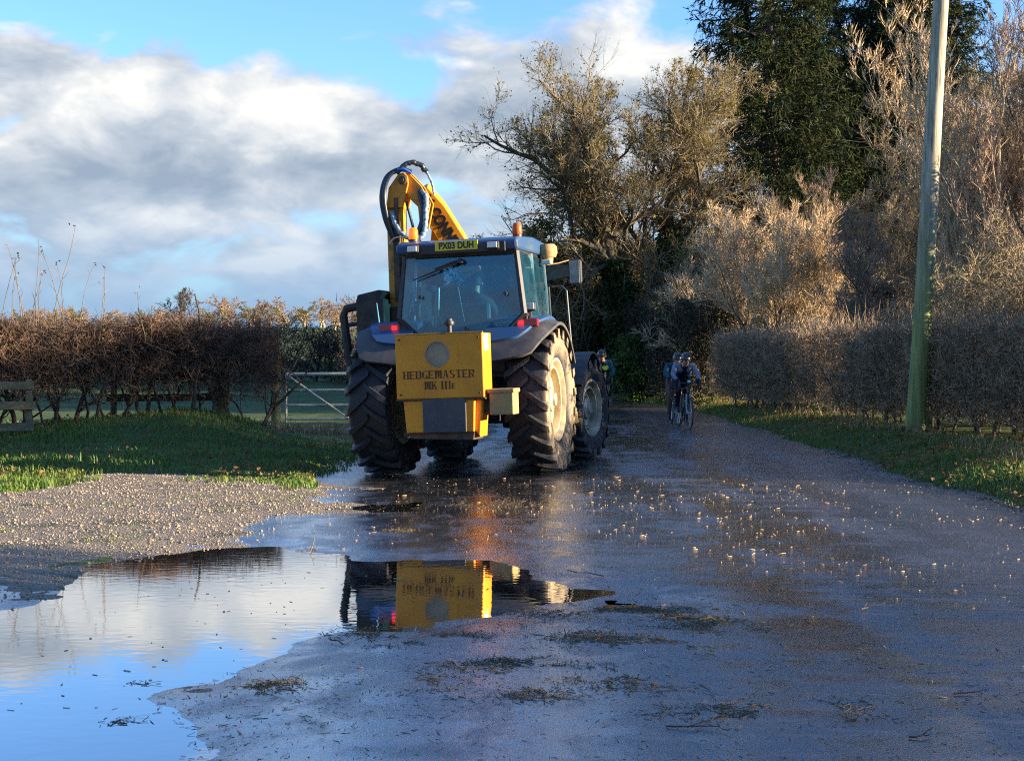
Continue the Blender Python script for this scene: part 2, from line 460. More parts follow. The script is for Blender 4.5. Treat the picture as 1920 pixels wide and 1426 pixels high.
def make_road_mat():
    m, nt, N, L, b = nodes_of('wet_asphalt')
    tc = N.new('ShaderNodeTexCoord'); v = tc.outputs['Object']
    mp = N.new('ShaderNodeMapping'); L.new(v, mp.inputs[0]); mp.inputs['Scale'].default_value = (1.25, 0.16, 1.0)
    tracks = noise_node(N, L, mp.outputs[0], 1.1, 5, 0.6, 0.4)
    patch = noise_node(N, L, v, 2.2, 6, 0.62, 0.5)
    grit = noise_node(N, L, v, 210, 2, 0.7)
    grit2 = noise_node(N, L, v, 60, 4, 0.7)
    film = N.new('ShaderNodeMath'); film.operation = 'ADD'; L.new(tracks, film.inputs[0]); L.new(patch, film.inputs[1])
    wet0 = mrange(N, L, film.outputs[0], 0.78, 1.08)                      # 0 damp, 1 standing film
    spx = N.new('ShaderNodeSeparateXYZ'); L.new(v, spx.inputs[0])
    drain = mrange(N, L, spx.outputs[0], 1.8, 4.2, 1.0, 0.30)           # the crown of the lane drains: only damp towards the right verge
    wm_ = N.new('ShaderNodeMath'); wm_.operation = 'MULTIPLY'; L.new(wet0, wm_.inputs[0]); L.new(drain, wm_.inputs[1]); wet = wm_.outputs[0]
    base = mixc(N, L, mrange(N, L, grit, 0.35, 0.70), (0.009, 0.010, 0.012), (0.050, 0.052, 0.056))
    brown = mixc(N, L, mrange(N, L, patch, 0.62, 0.85), base, (0.020, 0.019, 0.018))
    # ragged edge of an older surface dressing across the lane beyond the tractor
    cv = N.new('ShaderNodeMath'); cv.operation = 'MULTIPLY'; L.new(spx.outputs[0], cv.inputs[0]); L.new(spx.outputs[0], cv.inputs[1])
    ly = N.new('ShaderNodeMath'); ly.operation = 'MULTIPLY_ADD'; L.new(cv.outputs[0], ly.inputs[0]); ly.inputs[1].default_value = -0.035; L.new(spx.outputs[1], ly.inputs[2])
    ln = N.new('ShaderNodeMath'); ln.operation = 'MULTIPLY_ADD'; L.new(patch, ln.inputs[0]); ln.inputs[1].default_value = 0.5; L.new(ly.outputs[0], ln.inputs[2])
    dd = N.new('ShaderNodeMath'); dd.operation = 'SUBTRACT'; L.new(ln.outputs[0], dd.inputs[0]); dd.inputs[1].default_value = 22.7
    ab = N.new('ShaderNodeMath'); ab.operation = 'ABSOLUTE'; L.new(dd.outputs[0], ab.inputs[0])
    older = mixc(N, L, mrange(N, L, dd.outputs[0], -0.05, 0.05), brown, mixc(N, L, mrange(N, L, grit, 0.35, 0.70), (0.013, 0.014, 0.016), (0.066, 0.067, 0.070)))
    brown = mixc(N, L, mrange(N, L, ab.outputs[0], 0.10, 0.20, 1.0, 0.0), older, (0.006, 0.006, 0.007))
    L.new(brown, b.inputs['Base Color'])
    rr = mrange(N, L, wet, 0, 1, 0.50, 0.24, False)
    L.new(rr, b.inputs['Roughness'])
    b.inputs['Specular IOR Level'].default_value = 1.0
    b.inputs['IOR'].default_value = 1.5
    b.inputs['Coat Weight'].default_value = 1.0; b.inputs['Coat IOR'].default_value = 1.9
    L.new(mrange(N, L, wet, 0, 1, 0.25, 0.07, False), b.inputs['Coat Roughness'])
    bp = N.new('ShaderNodeBump'); bp.inputs['Distance'].default_value = 0.006
    st = mrange(N, L, wet, 0, 1, 0.62, 0.20, False); L.new(st, bp.inputs['Strength'])
    grit3 = noise_node(N, L, v, 110, 2, 0.6)
    ad = N.new('ShaderNodeMath'); ad.operation = 'ADD'; L.new(grit3, ad.inputs[0]); L.new(grit2, ad.inputs[1])
    L.new(ad.outputs[0], bp.inputs['Height']); L.new(bp.outputs[0], b.inputs['Normal']); L.new(bp.outputs[0], b.inputs['Coat Normal'])
    return m

def make_water_mat():
    m, nt, N, L, b = nodes_of('puddle_water')
    tc = N.new('ShaderNodeTexCoord')
    mp = N.new('ShaderNodeMapping'); L.new(tc.outputs['Object'], mp.inputs[0]); mp.inputs['Scale'].default_value = (1.0, 1.6, 1.0)
    n = noise_node(N, L, mp.outputs[0], 7.0, 2, 0.5)
    bp = N.new('ShaderNodeBump'); bp.inputs['Strength'].default_value = 0.05; bp.inputs['Distance'].default_value = 0.01
    L.new(n, bp.inputs['Height'])
    b.inputs['Base Color'].default_value = (0.022, 0.020, 0.016, 1); b.inputs['Roughness'].default_value = 0.02
    b.inputs['IOR'].default_value = 1.33
    g = N.new('ShaderNodeBsdfGlossy'); g.inputs['Roughness'].default_value = 0.015; g.inputs['Color'].default_value = (0.90, 0.93, 0.97, 1)
    L.new(bp.outputs[0], b.inputs['Normal']); L.new(bp.outputs[0], g.inputs['Normal'])
    lw = N.new('ShaderNodeFresnel'); lw.inputs['IOR'].default_value = 2.6
    f = mrange(N, L, lw.outputs[0], 0.0, 0.75, 0.0, 0.92, False)
    ms = N.new('ShaderNodeMixShader'); L.new(f, ms.inputs[0]); L.new(b.outputs[0], ms.inputs[1]); L.new(g.outputs[0], ms.inputs[2])
    L.new(ms.outputs[0], N['Material Output'].inputs[0])
    return m

def make_ground_mat():
    m, nt, N, L, b = nodes_of('field_turf')
    v = N.new('ShaderNodeTexCoord').outputs['Object']
    a = noise_node(N, L, v, 0.9, 6, 0.65); c = noise_node(N, L, v, 0.02, 3, 0.5); d = noise_node(N, L, v, 9, 4, 0.7)
    g = mixc(N, L, mrange(N, L, a, 0.35, 0.65), (0.045, 0.075, 0.018), (0.085, 0.120, 0.030))
    g = mixc(N, L, mrange(N, L, c, 0.45, 0.62), g, (0.105, 0.130, 0.042))
    g = mixc(N, L, mrange(N, L, d, 0.55, 0.75), g, (0.050, 0.036, 0.020))
    L.new(g, b.inputs['Base Color']); b.inputs['Roughness'].default_value = 0.9; b.inputs['Specular IOR Level'].default_value = 0.2
    bp = N.new('ShaderNodeBump'); bp.inputs['Strength'].default_value = 0.6; bp.inputs['Distance'].default_value = 0.03
    L.new(d, bp.inputs['Height']); L.new(bp.outputs[0], b.inputs['Normal'])
    return m

def make_gravel_mat():
    m, nt, N, L, b = nodes_of('gravel_bed')
    v = N.new('ShaderNodeTexCoord').outputs['Object']
    vo = N.new('ShaderNodeTexVoronoi'); L.new(v, vo.inputs['Vector']); vo.inputs['Scale'].default_value = 55
    sepc = N.new('ShaderNodeSeparateColor'); L.new(vo.outputs['Color'], sepc.inputs[0])
    a = noise_node(N, L, v, 1.3, 5, 0.6)
    g = mixc(N, L, sepc.outputs[0], (0.115, 0.090, 0.062), (0.28, 0.225, 0.155))
    g = mixc(N, L, mrange(N, L, a, 0.52, 0.68), g, (0.060, 0.064, 0.028))
    L.new(g, b.inputs['Base Color']); b.inputs['Roughness'].default_value = 0.75
    bp = N.new('ShaderNodeBump'); bp.inputs['Strength'].default_value = 0.9; bp.inputs['Distance'].default_value = 0.012; bp.invert = True
    L.new(vo.outputs['Distance'], bp.inputs['Height']); L.new(bp.outputs[0], b.inputs['Normal'])
    return m

M_road, M_water, M_ground, M_gravel = make_road_mat(), make_water_mat(), make_ground_mat(), make_gravel_mat()

def spaced(lo, hi, core_lo, core_hi, step, grow=1.28):
    c = list(np.arange(core_lo, core_hi + 1e-6, step)); s = step; x = c[-1]
    while x < hi: s *= grow; x += s; c.append(x)
    s = step; x = c[0]; pre = []
    while x > lo: s *= grow; x -= s; pre.append(x)
    return np.array(pre[::-1] + c)

xs = spaced(-6000, 6000, -12, 12, 0.25); ys = spaced(-400, 9000, 2, 48, 0.30, 1.15)
tag(link('ground', grid_mesh('ground', xs, ys, ground_z), M_ground, smooth=180), 'green winter turf and open fields either side of the lane', None, kind='structure')

u01 = np.linspace(0, 1, 125)
ry = np.concatenate([np.arange(3, 14, 0.06), np.arange(14, 21, 0.12), np.arange(21, 34, 0.3), np.arange(34, 110, 1.5)])
road_me = grid_mesh('road', u01, ry, road_z, lambda A, B: (road_left(B) - 0.45) + A * (road_right(B) - road_left(B) + 0.45))
tag(link('road', road_me, M_road, smooth=180), 'wet dark tarmac lane curving away past the tractor', None, kind='structure')

gx = np.arange(-8.5, -1.2, 0.06); gy = np.arange(4.5, 20.8, 0.08)
tag(link('gravel_yard', grid_mesh('gravel_yard', gx, gy, gravel_z), M_gravel, smooth=180), 'pale gravel pull-in beside the lane', None, kind='structure')

def water_sheet(name, poly, grow, label, z=0.0):
    P = np.array(poly); c = P.mean(0)
    A = np.linspace(P[:, 0].min() - grow, P[:, 0].max() + grow, 40); B = np.linspace(P[:, 1].min() - grow, P[:, 1].max() + grow, 40)
    X, Y = np.meshgrid(A, B); sd = poly_sd(X, Y, poly)
    me = grid_mesh(name, A, B, lambda X, Y: np.full(X.shape, z))
    bm = bmesh.new(); bm.from_mesh(me); bm.verts.ensure_lookup_table()
    s = sd.ravel(); kill = [f for f in bm.faces if min(s[v.index] for v in f.verts) > grow]
    bmesh.ops.delete(bm, geom=kill, context='FACES'); bm.to_mesh(me); bm.free()
    return tag(link(name, me, M_water, smooth=180), label, None, kind='structure')
water_sheet('puddle', PUDDLE_POLYS[0], 0.22, 'large still puddle mirroring the sky and the yellow box')
water_sheet('puddle', PUDDLE_POLYS[1], 0.12, 'shallow puddle full of hedge clippings')
water_sheet('puddle', PUDDLE_POLYS[2], 0.15, 'small brown puddle at the edge of the gravel')

# a heathery ridge far beyond the fields
def ridge():
    a = np.linspace(-0.62, 0.25, 90); V = []
    d0 = 5200
    for i, t in enumerate(a):
        h = 92 + 55 * math.exp(-((t + 0.27) / 0.07) ** 2) * 0.5 + 6 * math.sin(t * 60) + 22 * math.sin(t * 9 + 1)
        for (dd, z) in ((-700, 20), (-250, 20 + (h - 20) * 0.7), (0, h), (400, 20)):
            V.append((math.sin(t) * (d0 + dd), math.cos(t) * (d0 + dd), z))
    q = [[i * 4 + k, i * 4 + k + 1, (i + 1) * 4 + k + 1, (i + 1) * 4 + k] for i in range(len(a) - 1) for k in range(3)]
    me = np_mesh('hill', np.array(V), [np.array(q)])
    mm = mat('heather_hill', (0.30, 0.17, 0.13), 0.95, (0.22, 0.19, 0.16), 0.004)
    tag(link('hill', me, mm, smooth=180), 'low pinkish ridge on the skyline beyond the hedge', None, kind='structure')
ridge()

# ------------------------------------------------------------------ vegetation toolkit (numpy)
def unit(d): return d / np.maximum(np.linalg.norm(d, axis=-1, keepdims=True), 1e-9)

def frames(d):
    h = np.where(np.abs(d[..., 2:3]) < 0.9, np.array([0, 0, 1.0]), np.array([1.0, 0, 0]))
    u = unit(np.cross(d, h)); return u, np.cross(d, u)

def grow(g, P, D, Ln, r0, r1, nseg, wander=0.12, up=0.0):
    n = len(P); pts = np.zeros((n, nseg + 1, 3)); pts[:, 0] = P; d = unit(np.asarray(D, float).copy())
    st = (Ln / nseg)[:, None]
    for k in range(nseg):
        d = unit(d + wander * g.normal(size=(n, 3)) + np.array([0, 0, up]))
        pts[:, k + 1] = pts[:, k] + d * st
    t = np.linspace(0, 1, nseg + 1)[None]
    rad = r0[:, None] * (1 - t) + r1[:, None] * t
    return pts, rad

def spawn(g, pts, rad, Ln, per, t0, t1, ang, asd, lr, lsd, rr, bias=None):
    n, k = pts.shape[:2]; m = n * per
    idx = np.repeat(np.arange(n), per)
    t = np.clip((np.tile((np.arange(per) + 0.5) / per, n) + g.normal(size=m) * 0.5 / per) * (t1 - t0) + t0, 0, 0.999)
    f = t * (k - 1); i = f.astype(int); fr = (f - i)[:, None]
    a = pts[idx, i]; b = pts[idx, i + 1]; P = a * (1 - fr) + b * fr
    d = unit(b - a); u, w = frames(d)
    th = g.random(m) * 2 * PI; A = (ang + asd * g.normal(size=m))[:, None]
    D = d * np.cos(A) + (u * np.cos(th)[:, None] + w * np.sin(th)[:, None]) * np.sin(A)
    if bias is not None: D = unit(D + np.array(bias))
    L_ = Ln[idx] * (lr + lsd * g.normal(size=m)).clip(0.1) * (1.12 - 0.55 * t)
    r = (rad[idx, i] * rr).clip(0.0012)
    return P, D, L_, r

class Veg:
    def __init__(s): s.V = []; s.F3 = []; s.F4 = []; s.n = 0
    def tubes(s, pts, rad, sides=3):
        n, k = pts.shape[:2]
        if n == 0: return
        tan = np.empty_like(pts); tan[:, 1:-1] = pts[:, 2:] - pts[:, :-2]; tan[:, 0] = pts[:, 1] - pts[:, 0]; tan[:, -1] = pts[:, -1] - pts[:, -2]
        tan = unit(tan); mean = unit(pts[:, -1] - pts[:, 0] + 1e-6); u, w = frames(mean)
        u = u[:, None] - tan * (tan * u[:, None]).sum(-1, keepdims=True); u = unit(u); w = np.cross(tan, u)
        a = 2 * PI * np.arange(sides) / sides
        ring = pts[:, :, None] + rad[:, :, None, None] * (u[:, :, None] * np.cos(a)[:, None] + w[:, :, None] * np.sin(a)[:, None])
        base = s.n + (np.arange(n) * k * sides)[:, None, None] + (np.arange(k - 1) * sides)[None, :, None]
        j = np.arange(sides); jn = (j + 1) % sides
        q = np.stack([base + j, base + jn, base + sides + jn, base + sides + j], -1).reshape(-1, 4)
        s.V.append(ring.reshape(-1, 3)); s.F4.append(q); s.n += n * k * sides
    def ribbons(s, pts, rad, g):
        """finest twigs: a tapering blade with a random turn, one kink, pointed tip"""
        n = len(pts)
        if n == 0: return
        p0, p1, p2 = pts[:, 0], pts[:, pts.shape[1] // 2], pts[:, -1]
        d = unit(p2 - p0 + 1e-6); u, w = frames(d); th = (g.random(n) * 2 * PI)[:, None]
        s_ = u * np.cos(th) + w * np.sin(th)
        ra = rad[:, 0][:, None]; rb = rad[:, rad.shape[1] // 2][:, None]
        V = np.stack([p0 - s_ * ra, p0 + s_ * ra, p1 - s_ * rb, p1 + s_ * rb, p2], 1)
        b = s.n + np.arange(n)[:, None] * 5
        s.V.append(V.reshape(-1, 3)); s.F4.append(np.concatenate([b, b + 1, b + 3, b + 2], 1)); s.F3.append(np.concatenate([b + 2, b + 3, b + 4], 1)); s.n += 5 * n
    def leaves(s, P, N_, size, g, aspect=0.6):
        n = len(P)
        if n == 0: return
        d = unit(N_); u, w = frames(d); th = (g.random(n) * 2 * PI)[:, None]
        s_ = u * np.cos(th) + w * np.sin(th); sz = np.asarray(size).reshape(-1, 1) * np.ones((n, 1))
        up = np.cross(d, s_) * 0.25
        V = np.stack([P, P + d * sz * 0.55 + s_ * sz * aspect * 0.5 + up * sz, P + d * sz, P + d * sz * 0.55 - s_ * sz * aspect * 0.5 + up * sz], 1)
        b = s.n + np.arange(n)[:, None] * 4
        s.V.append(V.reshape(-1, 3)); s.F4.append(np.concatenate([b, b + 1, b + 2, b + 3], 1)); s.n += 4 * n
    def mesh(s, name):
        fl = []
        if s.F3: fl.append(np.concatenate(s.F3))
        if s.F4: fl.append(np.concatenate(s.F4))
        return np_mesh(name, np.concatenate(s.V), fl)
    def obj(s, name, m, parent): return link(name, s.mesh(name), m, parent)

def twigmat(name, a, b, sc=1.5): return mat(name, a, 0.85, b, sc, spec=0.2, detail=3)
M_oakbark = mat('oak_bark', (0.105, 0.085, 0.055), 0.9, (0.055, 0.050, 0.035), 5, bump=0.5, stretch=(1, 1, 0.3))
M_twig_tan = twigmat('tan_twigs', (0.43, 0.335, 0.20), (0.27, 0.21, 0.13))
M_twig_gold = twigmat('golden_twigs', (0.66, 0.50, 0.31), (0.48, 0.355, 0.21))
M_twig_oak = twigmat('oak_twigs', (0.29, 0.225, 0.13), (0.155, 0.12, 0.072))
M_twig_grey = twigmat('grey_brown_twigs', (0.17, 0.135, 0.095), (0.10, 0.08, 0.058))
M_twig_red = twigmat('russet_twigs', (0.185, 0.118, 0.080), (0.055, 0.041, 0.033), 3)
M_twig_pale = twigmat('pale_pink_twigs', (0.52, 0.37, 0.25), (0.36, 0.25, 0.165))
M_twig_dark = twigmat('dark_twigs', (0.085, 0.062, 0.048), (0.055, 0.042, 0.032))
M_twig_pink = twigmat('pinkish_twigs', (0.34, 0.255, 0.185), (0.20, 0.15, 0.11))
M_twig_hedge = twigmat('hedge_twigs', (0.46, 0.335, 0.205), (0.15, 0.11, 0.072), 5)
M_leaf_dry = mat('dry_leaves', (0.30, 0.17, 0.075), 0.8, (0.20, 0.12, 0.05), 3, transl=0.35, spec=0.2)
M_leaf_pale = mat('pale_dry_leaves', (0.46, 0.34, 0.20), 0.7, (0.26, 0.17, 0.09), 5, transl=0.45, spec=0.3)
M_leaf_olive = mat('olive_leaves', (0.15, 0.145, 0.035), 0.8, (0.26, 0.20, 0.060), 3, transl=0.35, spec=0.2)
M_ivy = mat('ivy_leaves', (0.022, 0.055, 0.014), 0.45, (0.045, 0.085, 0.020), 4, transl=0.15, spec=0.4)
M_ivy_lit = mat('sunlit_ivy_leaves', (0.09, 0.16, 0.025), 0.5, (0.06, 0.11, 0.02), 4, transl=0.3, spec=0.4)  # lighter copy of the ivy green, sunlight put into the colour
M_needle = mat('fir_needles', (0.012, 0.026, 0.013), 0.9, (0.055, 0.060, 0.020), 1.2, transl=0.10, spec=0.08, lo=0.42, hi=0.60)
M_fernbrown = mat('brown_sprays', (0.10, 0.075, 0.035), 0.8, (0.06, 0.05, 0.025), 2, transl=0.2)
M_grass = mat('grass_blades', (0.085, 0.180, 0.024), 0.55, (0.20, 0.235, 0.055), 2.2, transl=0.30, spec=0.3, detail=8)
M_straw = mat('dry_grass', (0.30, 0.24, 0.12), 0.8, (0.20, 0.15, 0.07), 3, transl=0.3)

def bare_tree(name, seed, base, height, spread, trunk_r, m_bark, m_twig, label, group=None, trunk_lean=(0, 0, 1), limbs=9, sub=(7, 7, 8), up=0.10,
              leaves=0, m_leaf=None, leafsize=0.07, limb_ang=0.9, trunk_h=0.35, twig_r=0.006, cat='tree', extra=None, nlimbseg=6, wander=0.22, ivy=None, upright=0.0, stems=1, stem_spread=0.25):
    g = np.random.default_rng(seed)
    root = empty(name, base)
    tag(root, label, cat, group)
    vt, vc, vl = Veg(), Veg(), Veg()
    P = np.zeros((stems, 3)); 
    D = unit(np.array([trunk_lean], float) + (stem_spread * g.normal(size=(stems, 3)) * np.array([1, 1, 0.1]) if stems > 1 else 0))
    P[:, :2] += (0.12 * g.normal(size=(stems, 2)) if stems > 1 else 0)
    Lt = np.full(stems, height * (0.82 if trunk_h < 1 else 0.95)) * (1 if stems == 1 else g.uniform(0.75, 1.05, stems))
    tp, tr = grow(g, P, D, Lt, np.full(stems, trunk_r), np.full(stems, trunk_r * 0.12), 10, 0.07 + wander * 0.12, 0.03)
    vt.tubes(tp, tr * np.array([1.35] + [1.0] * 10), 10)
    lp, ld, ll, lr_ = spawn(g, tp, tr, np.full(stems, spread), limbs, trunk_h, 0.97, limb_ang, 0.22, 0.95, 0.18, 0.55, (0, 0, 0.25 + upright))
    if extra is not None:
        ep, ed, el_, er = extra
        lp = np.concatenate([lp, ep]); ld = np.concatenate([ld, unit(np.array(ed, float))]); ll = np.concatenate([ll, el_]); lr_ = np.concatenate([lr_, er])
    p1, r1 = grow(g, lp, ld, ll, lr_, lr_ * 0.25, nlimbseg, wander, up * 0.7)
    vt.tubes(p1, r1, 6)
    a = spawn(g, p1, r1, ll, sub[0], 0.2, 1.0, 0.85, 0.25, 0.48, 0.10, 0.46, (0, 0, 0.12 + upright))
    p2, r2 = grow(g, a[0], a[1], a[2], a[3], a[3] * 0.35, 4, wander, up)
    vc.tubes(p2, r2, 3)
    b = spawn(g, p2, r2, a[2], sub[1], 0.15, 1.0, 0.80, 0.28, 0.50, 0.12, 0.5, (0, 0, 0.10 + upright))
    p3, r3 = grow(g, b[0], b[1], b[2], b[3].clip(twig_r), b[3].clip(twig_r) * 0.6, 3, wander, up)
    vc.ribbons(p3, r3, g)
    c = spawn(g, p3, r3, b[2], sub[2], 0.1, 1.0, 0.70, 0.3, 0.90, 0.22, 0.7, (0, 0, 0.10 + upright))
    p4, r4 = grow(g, c[0], c[1], c[2], np.full(len(c[0]), twig_r * 0.72), np.full(len(c[0]), twig_r * 0.5), 2, wander, up)
    vc.ribbons(p4, r4, g)
    vt.obj('trunk', m_bark, root)
    vc.obj('crown', m_twig, root)
    if leaves:
        k = g.integers(0, len(p4), leaves); t = g.random((leaves, 1))
        Q = p4[k, 0] * (1 - t) + p4[k, -1] * t
        vl.leaves(Q, g.normal(size=(leaves, 3)) + np.array([0, 0, -0.5]), g.uniform(0.6, 1.3, leaves) * leafsize, g)
        vl.obj('leaves', m_leaf, root)
    if ivy:
        n, zmax, rad, lm = ivy
        vi = Veg(); th = g.random(n) * 2 * PI; z = g.random(n) * zmax
        ctr = np.stack([np.interp(z, tp[0, :, 2], tp[0, :, 0]), np.interp(z, tp[0, :, 2], tp[0, :, 1])], -1)
        rr = rad * (0.72 + 0.3 * fbm(th * 3, z, 1.0, seed + 5, 3)) * np.sqrt(0.45 + 0.55 * g.random(n)) * (1.0 - 0.35 * (z / zmax) ** 3)
        Q = np.stack([ctr[:, 0] + rr * np.cos(th), ctr[:, 1] + rr * np.sin(th), z], -1)
        Nn = np.stack([np.cos(th), np.sin(th), -0.7 + 0 * th], -1) + 0.6 * g.normal(size=(n, 3))
        vi.leaves(Q, Nn, g.uniform(0.07, 0.15, n), g, 0.9)
        vi.obj('ivy', lm, root)
    return root

def hedge(name, seed, A, B, width, height, stems, label, m_stem, m_twig, dens=(6, 6, 6), twig_r=0.006, fringe=0.10, m_leaf=None, leaves=0, leafsize=0.05,
          bottom=0.0, stem_r=0.03, cat='hedge', zfun=None, topw=1.0, group=None, ragged=0.12, hfun=None, flat=False, root=None, fill=0, stray=0):
    g = np.random.default_rng(seed)
    A = np.array(A, float); B = np.array(B, float); Ld = np.linalg.norm(B - A); e = (B - A) / Ld; nrm = np.array([e[1], -e[0]])
    if root is None: root = empty(name, (A[0], A[1], 0)); tag(root, label, cat, group)
    s = (np.arange(stems) + g.uniform(0.1, 0.9, stems)) / stems * Ld; q = g.normal(size=stems) * width * 0.18
    xy = e[None] * s[:, None] + nrm[None] * q[:, None]
    z0 = (np.zeros(stems) if flat else surf_z(xy[:, 0] + A[0], xy[:, 1] + A[1])) - 0.05
    P = np.concatenate([xy, z0[:, None]], 1)
    D = np.concatenate([g.normal(size=(stems, 2)) * 0.28, np.ones((stems, 1))], 1)
    Ls = height * g.uniform(0.75, 1.0, stems); rs = stem_r * g.uniform(0.5, 1.3, stems)
    tp, tr = grow(g, P, D, Ls, rs, rs * 0.3, 7, 0.16, 0.05)
    zg = lambda Q: (0 * Q[..., 0] if flat else surf_z(Q[..., 0] + A[0], Q[..., 1] + A[1]))
    sm = Veg(); sm_me = None
    for i in range(stems):
        v = Veg(); v.tubes(tp[i:i + 1], tr[i:i + 1], 6); v.obj('stem', m_stem, root)
    def inside(Q, extra=0.0):
        rel = Q[:, :2]; ss = rel @ e; nn = rel @ nrm; z = Q[:, 2]
        hh = height if hfun is None else hfun(ss)
        rag = ragged * fbm(ss * 1.0, nn + z, 0.7, seed + 3, 3) + fringe * np.abs(g.normal(size=len(Q))) + extra
        wz = width / 2 * (topw + (1 - topw) * np.clip(1 - z / np.maximum(hh, .1), 0, 1))
        zz = z - 0.0
        ground = zg(Q)
        low = np.where(zz - ground > bottom, True, g.random(len(Q)) < 0.16 + 0.5 * np.clip((zz - ground) / max(bottom, 0.01), 0, 1) ** 2) if bottom > 0 else True
        return (np.abs(nn) < wz + rag * 0.7) & (ss > -0.1 - rag) & (ss < Ld + 0.1 + rag) & (z < hh + rag * 0.9) & low & (zz > ground - 0.02)
    vc = Veg()
    a = spawn(g, tp, tr, Ls, dens[0], 0.12, 1.0, 0.95, 0.3, 0.50, 0.12, 0.55, (0, 0, 0.15))
    p2, r2 = grow(g, a[0], a[1], a[2], a[3], a[3] * 0.4, 4, 0.25, 0.03)
    k = inside(p2[:, -1]); p2, r2, a2 = p2[k], r2[k], a[2][k]; vc.tubes(p2, r2, 3)
    b = spawn(g, p2, r2, a2, dens[1], 0.1, 1.0, 0.9, 0.3, 0.55, 0.12, 0.6, (0, 0, 0.12))
    p3, r3 = grow(g, b[0], b[1], b[2], b[3].clip(twig_r), b[3].clip(twig_r) * 0.6, 3, 0.25, 0.03)
    k = inside(p3[:, -1]); p3, r3, b2 = p3[k], r3[k], b[2][k]; vc.ribbons(p3, r3, g)
    c = spawn(g, p3, r3, b2, dens[2], 0.05, 1.0, 0.85, 0.35, 0.62, 0.2, 0.7, (0, 0, 0.15))
    p4, r4 = grow(g, c[0], c[1], c[2].clip(0.06), np.full(len(c[0]), twig_r), np.full(len(c[0]), twig_r * 0.6), 2, 0.28, 0.04)
    k = inside(p4[:, -1]); p4, r4 = p4[k], r4[k]; vc.ribbons(p4, r4, g)
    if fill:
        m_ = fill; ss = g.random(m_) * (Ld + 0.2) - 0.1; zlo = bottom * 0.75
        zz = zlo + (height * 1.02 - zlo) * g.random(m_) ** 0.8; nn = (g.random(m_) * 2 - 1); nn = np.sign(nn) * np.abs(nn) ** 0.6 * width * 0.52
        Q = np.concatenate([e[None] * ss[:, None] + nrm[None] * nn[:, None], zz[:, None]], 1)
        Dn = g.normal(size=(m_, 3)) + np.array([0, 0, 0.5]) + np.concatenate([nrm[None] * (nn / width * 1.6)[:, None], 0 * zz[:, None]], 1)
        pf, rf = grow(g, Q, Dn, g.uniform(0.10, 0.34, m_), np.full(m_, twig_r), np.full(m_, twig_r * 0.6), 2, 0.25, 0.03)
        k = inside(pf[:, -1]); pf, rf = pf[k], rf[k]; vc.ribbons(pf, rf, g); p4 = np.concatenate([p4, pf])
    if stray:
        ss = g.random(stray) * Ld; nn = g.normal(size=stray) * width * 0.25; hh = height if hfun is None else hfun(ss)
        Q = np.concatenate([e[None] * ss[:, None] + nrm[None] * nn[:, None], (hh - 0.12 + 0 * ss)[:, None]], 1)
        pf, rf = grow(g, Q, g.normal(size=(stray, 3)) * 0.35 + np.array([0, 0, 1.0]), g.gamma(2.5, 0.11, stray).clip(0.1, 0.8), np.full(stray, twig_r * 1.05), np.full(stray, twig_r * 0.6), 3, 0.12, 0.05)
        vc.ribbons(pf, rf, g)
    vc.obj('twigs', m_twig, root)
    if leaves and len(p4):
        kk = g.integers(0, len(p4), leaves); t = g.random((leaves, 1)); Q = p4[kk, 0] * (1 - t) + p4[kk, -1] * t
        vl = Veg(); vl.leaves(Q, g.normal(size=(leaves, 3)) + np.array([0, 0, -0.3]), g.uniform(0.6, 1.3, leaves) * leafsize, g, 0.7); vl.obj('leaves', m_leaf, root)
    return root

def long_hedge(name, seed, A, B, nmod, label, zoff=0.1, **kw):
    """a long hedge: alike stretches share their mesh data, turned end for end by turns"""
    A = np.array(A, float); B = np.array(B, float); L_ = np.linalg.norm(B - A) / nmod; e = (B - A) / np.linalg.norm(B - A)
    root = empty(name, (A[0], A[1], 0)); tag(root, label, 'hedge')
    before = []
    for k in range(2):
        tmp = empty('stretch', (0, 0, 0)); hedge('x', seed + k, (0, 0), (L_ * 1.04, 0), label='', m_stem=kw['m_stem'], m_twig=kw['m_twig'], flat=True, root=tmp, **{a: b for a, b in kw.items() if a not in ('m_stem', 'm_twig')})
        before.append(tmp)
    ang = math.atan2(e[1], e[0])
    for i in range(nmod):
        src = before[i % 2]; flip = (i // 2) % 2
        st = e * L_ * (i + (1 if flip else 0)); z = float(surf_z(np.array([A[0] + e[0] * L_ * (i + .5)]), np.array([A[1] + e[1] * L_ * (i + .5)]))[0])
        for ch in src.children:
            c = ch.copy(); COL.objects.link(c); c.parent = root; c.location = (st[0], st[1], z); c.rotation_euler = (0, 0, ang + (PI if flip else 0))
    for t in before:
        for ch in list(t.children): bpy.data.objects.remove(ch)
        bpy.data.objects.remove(t)
    return root

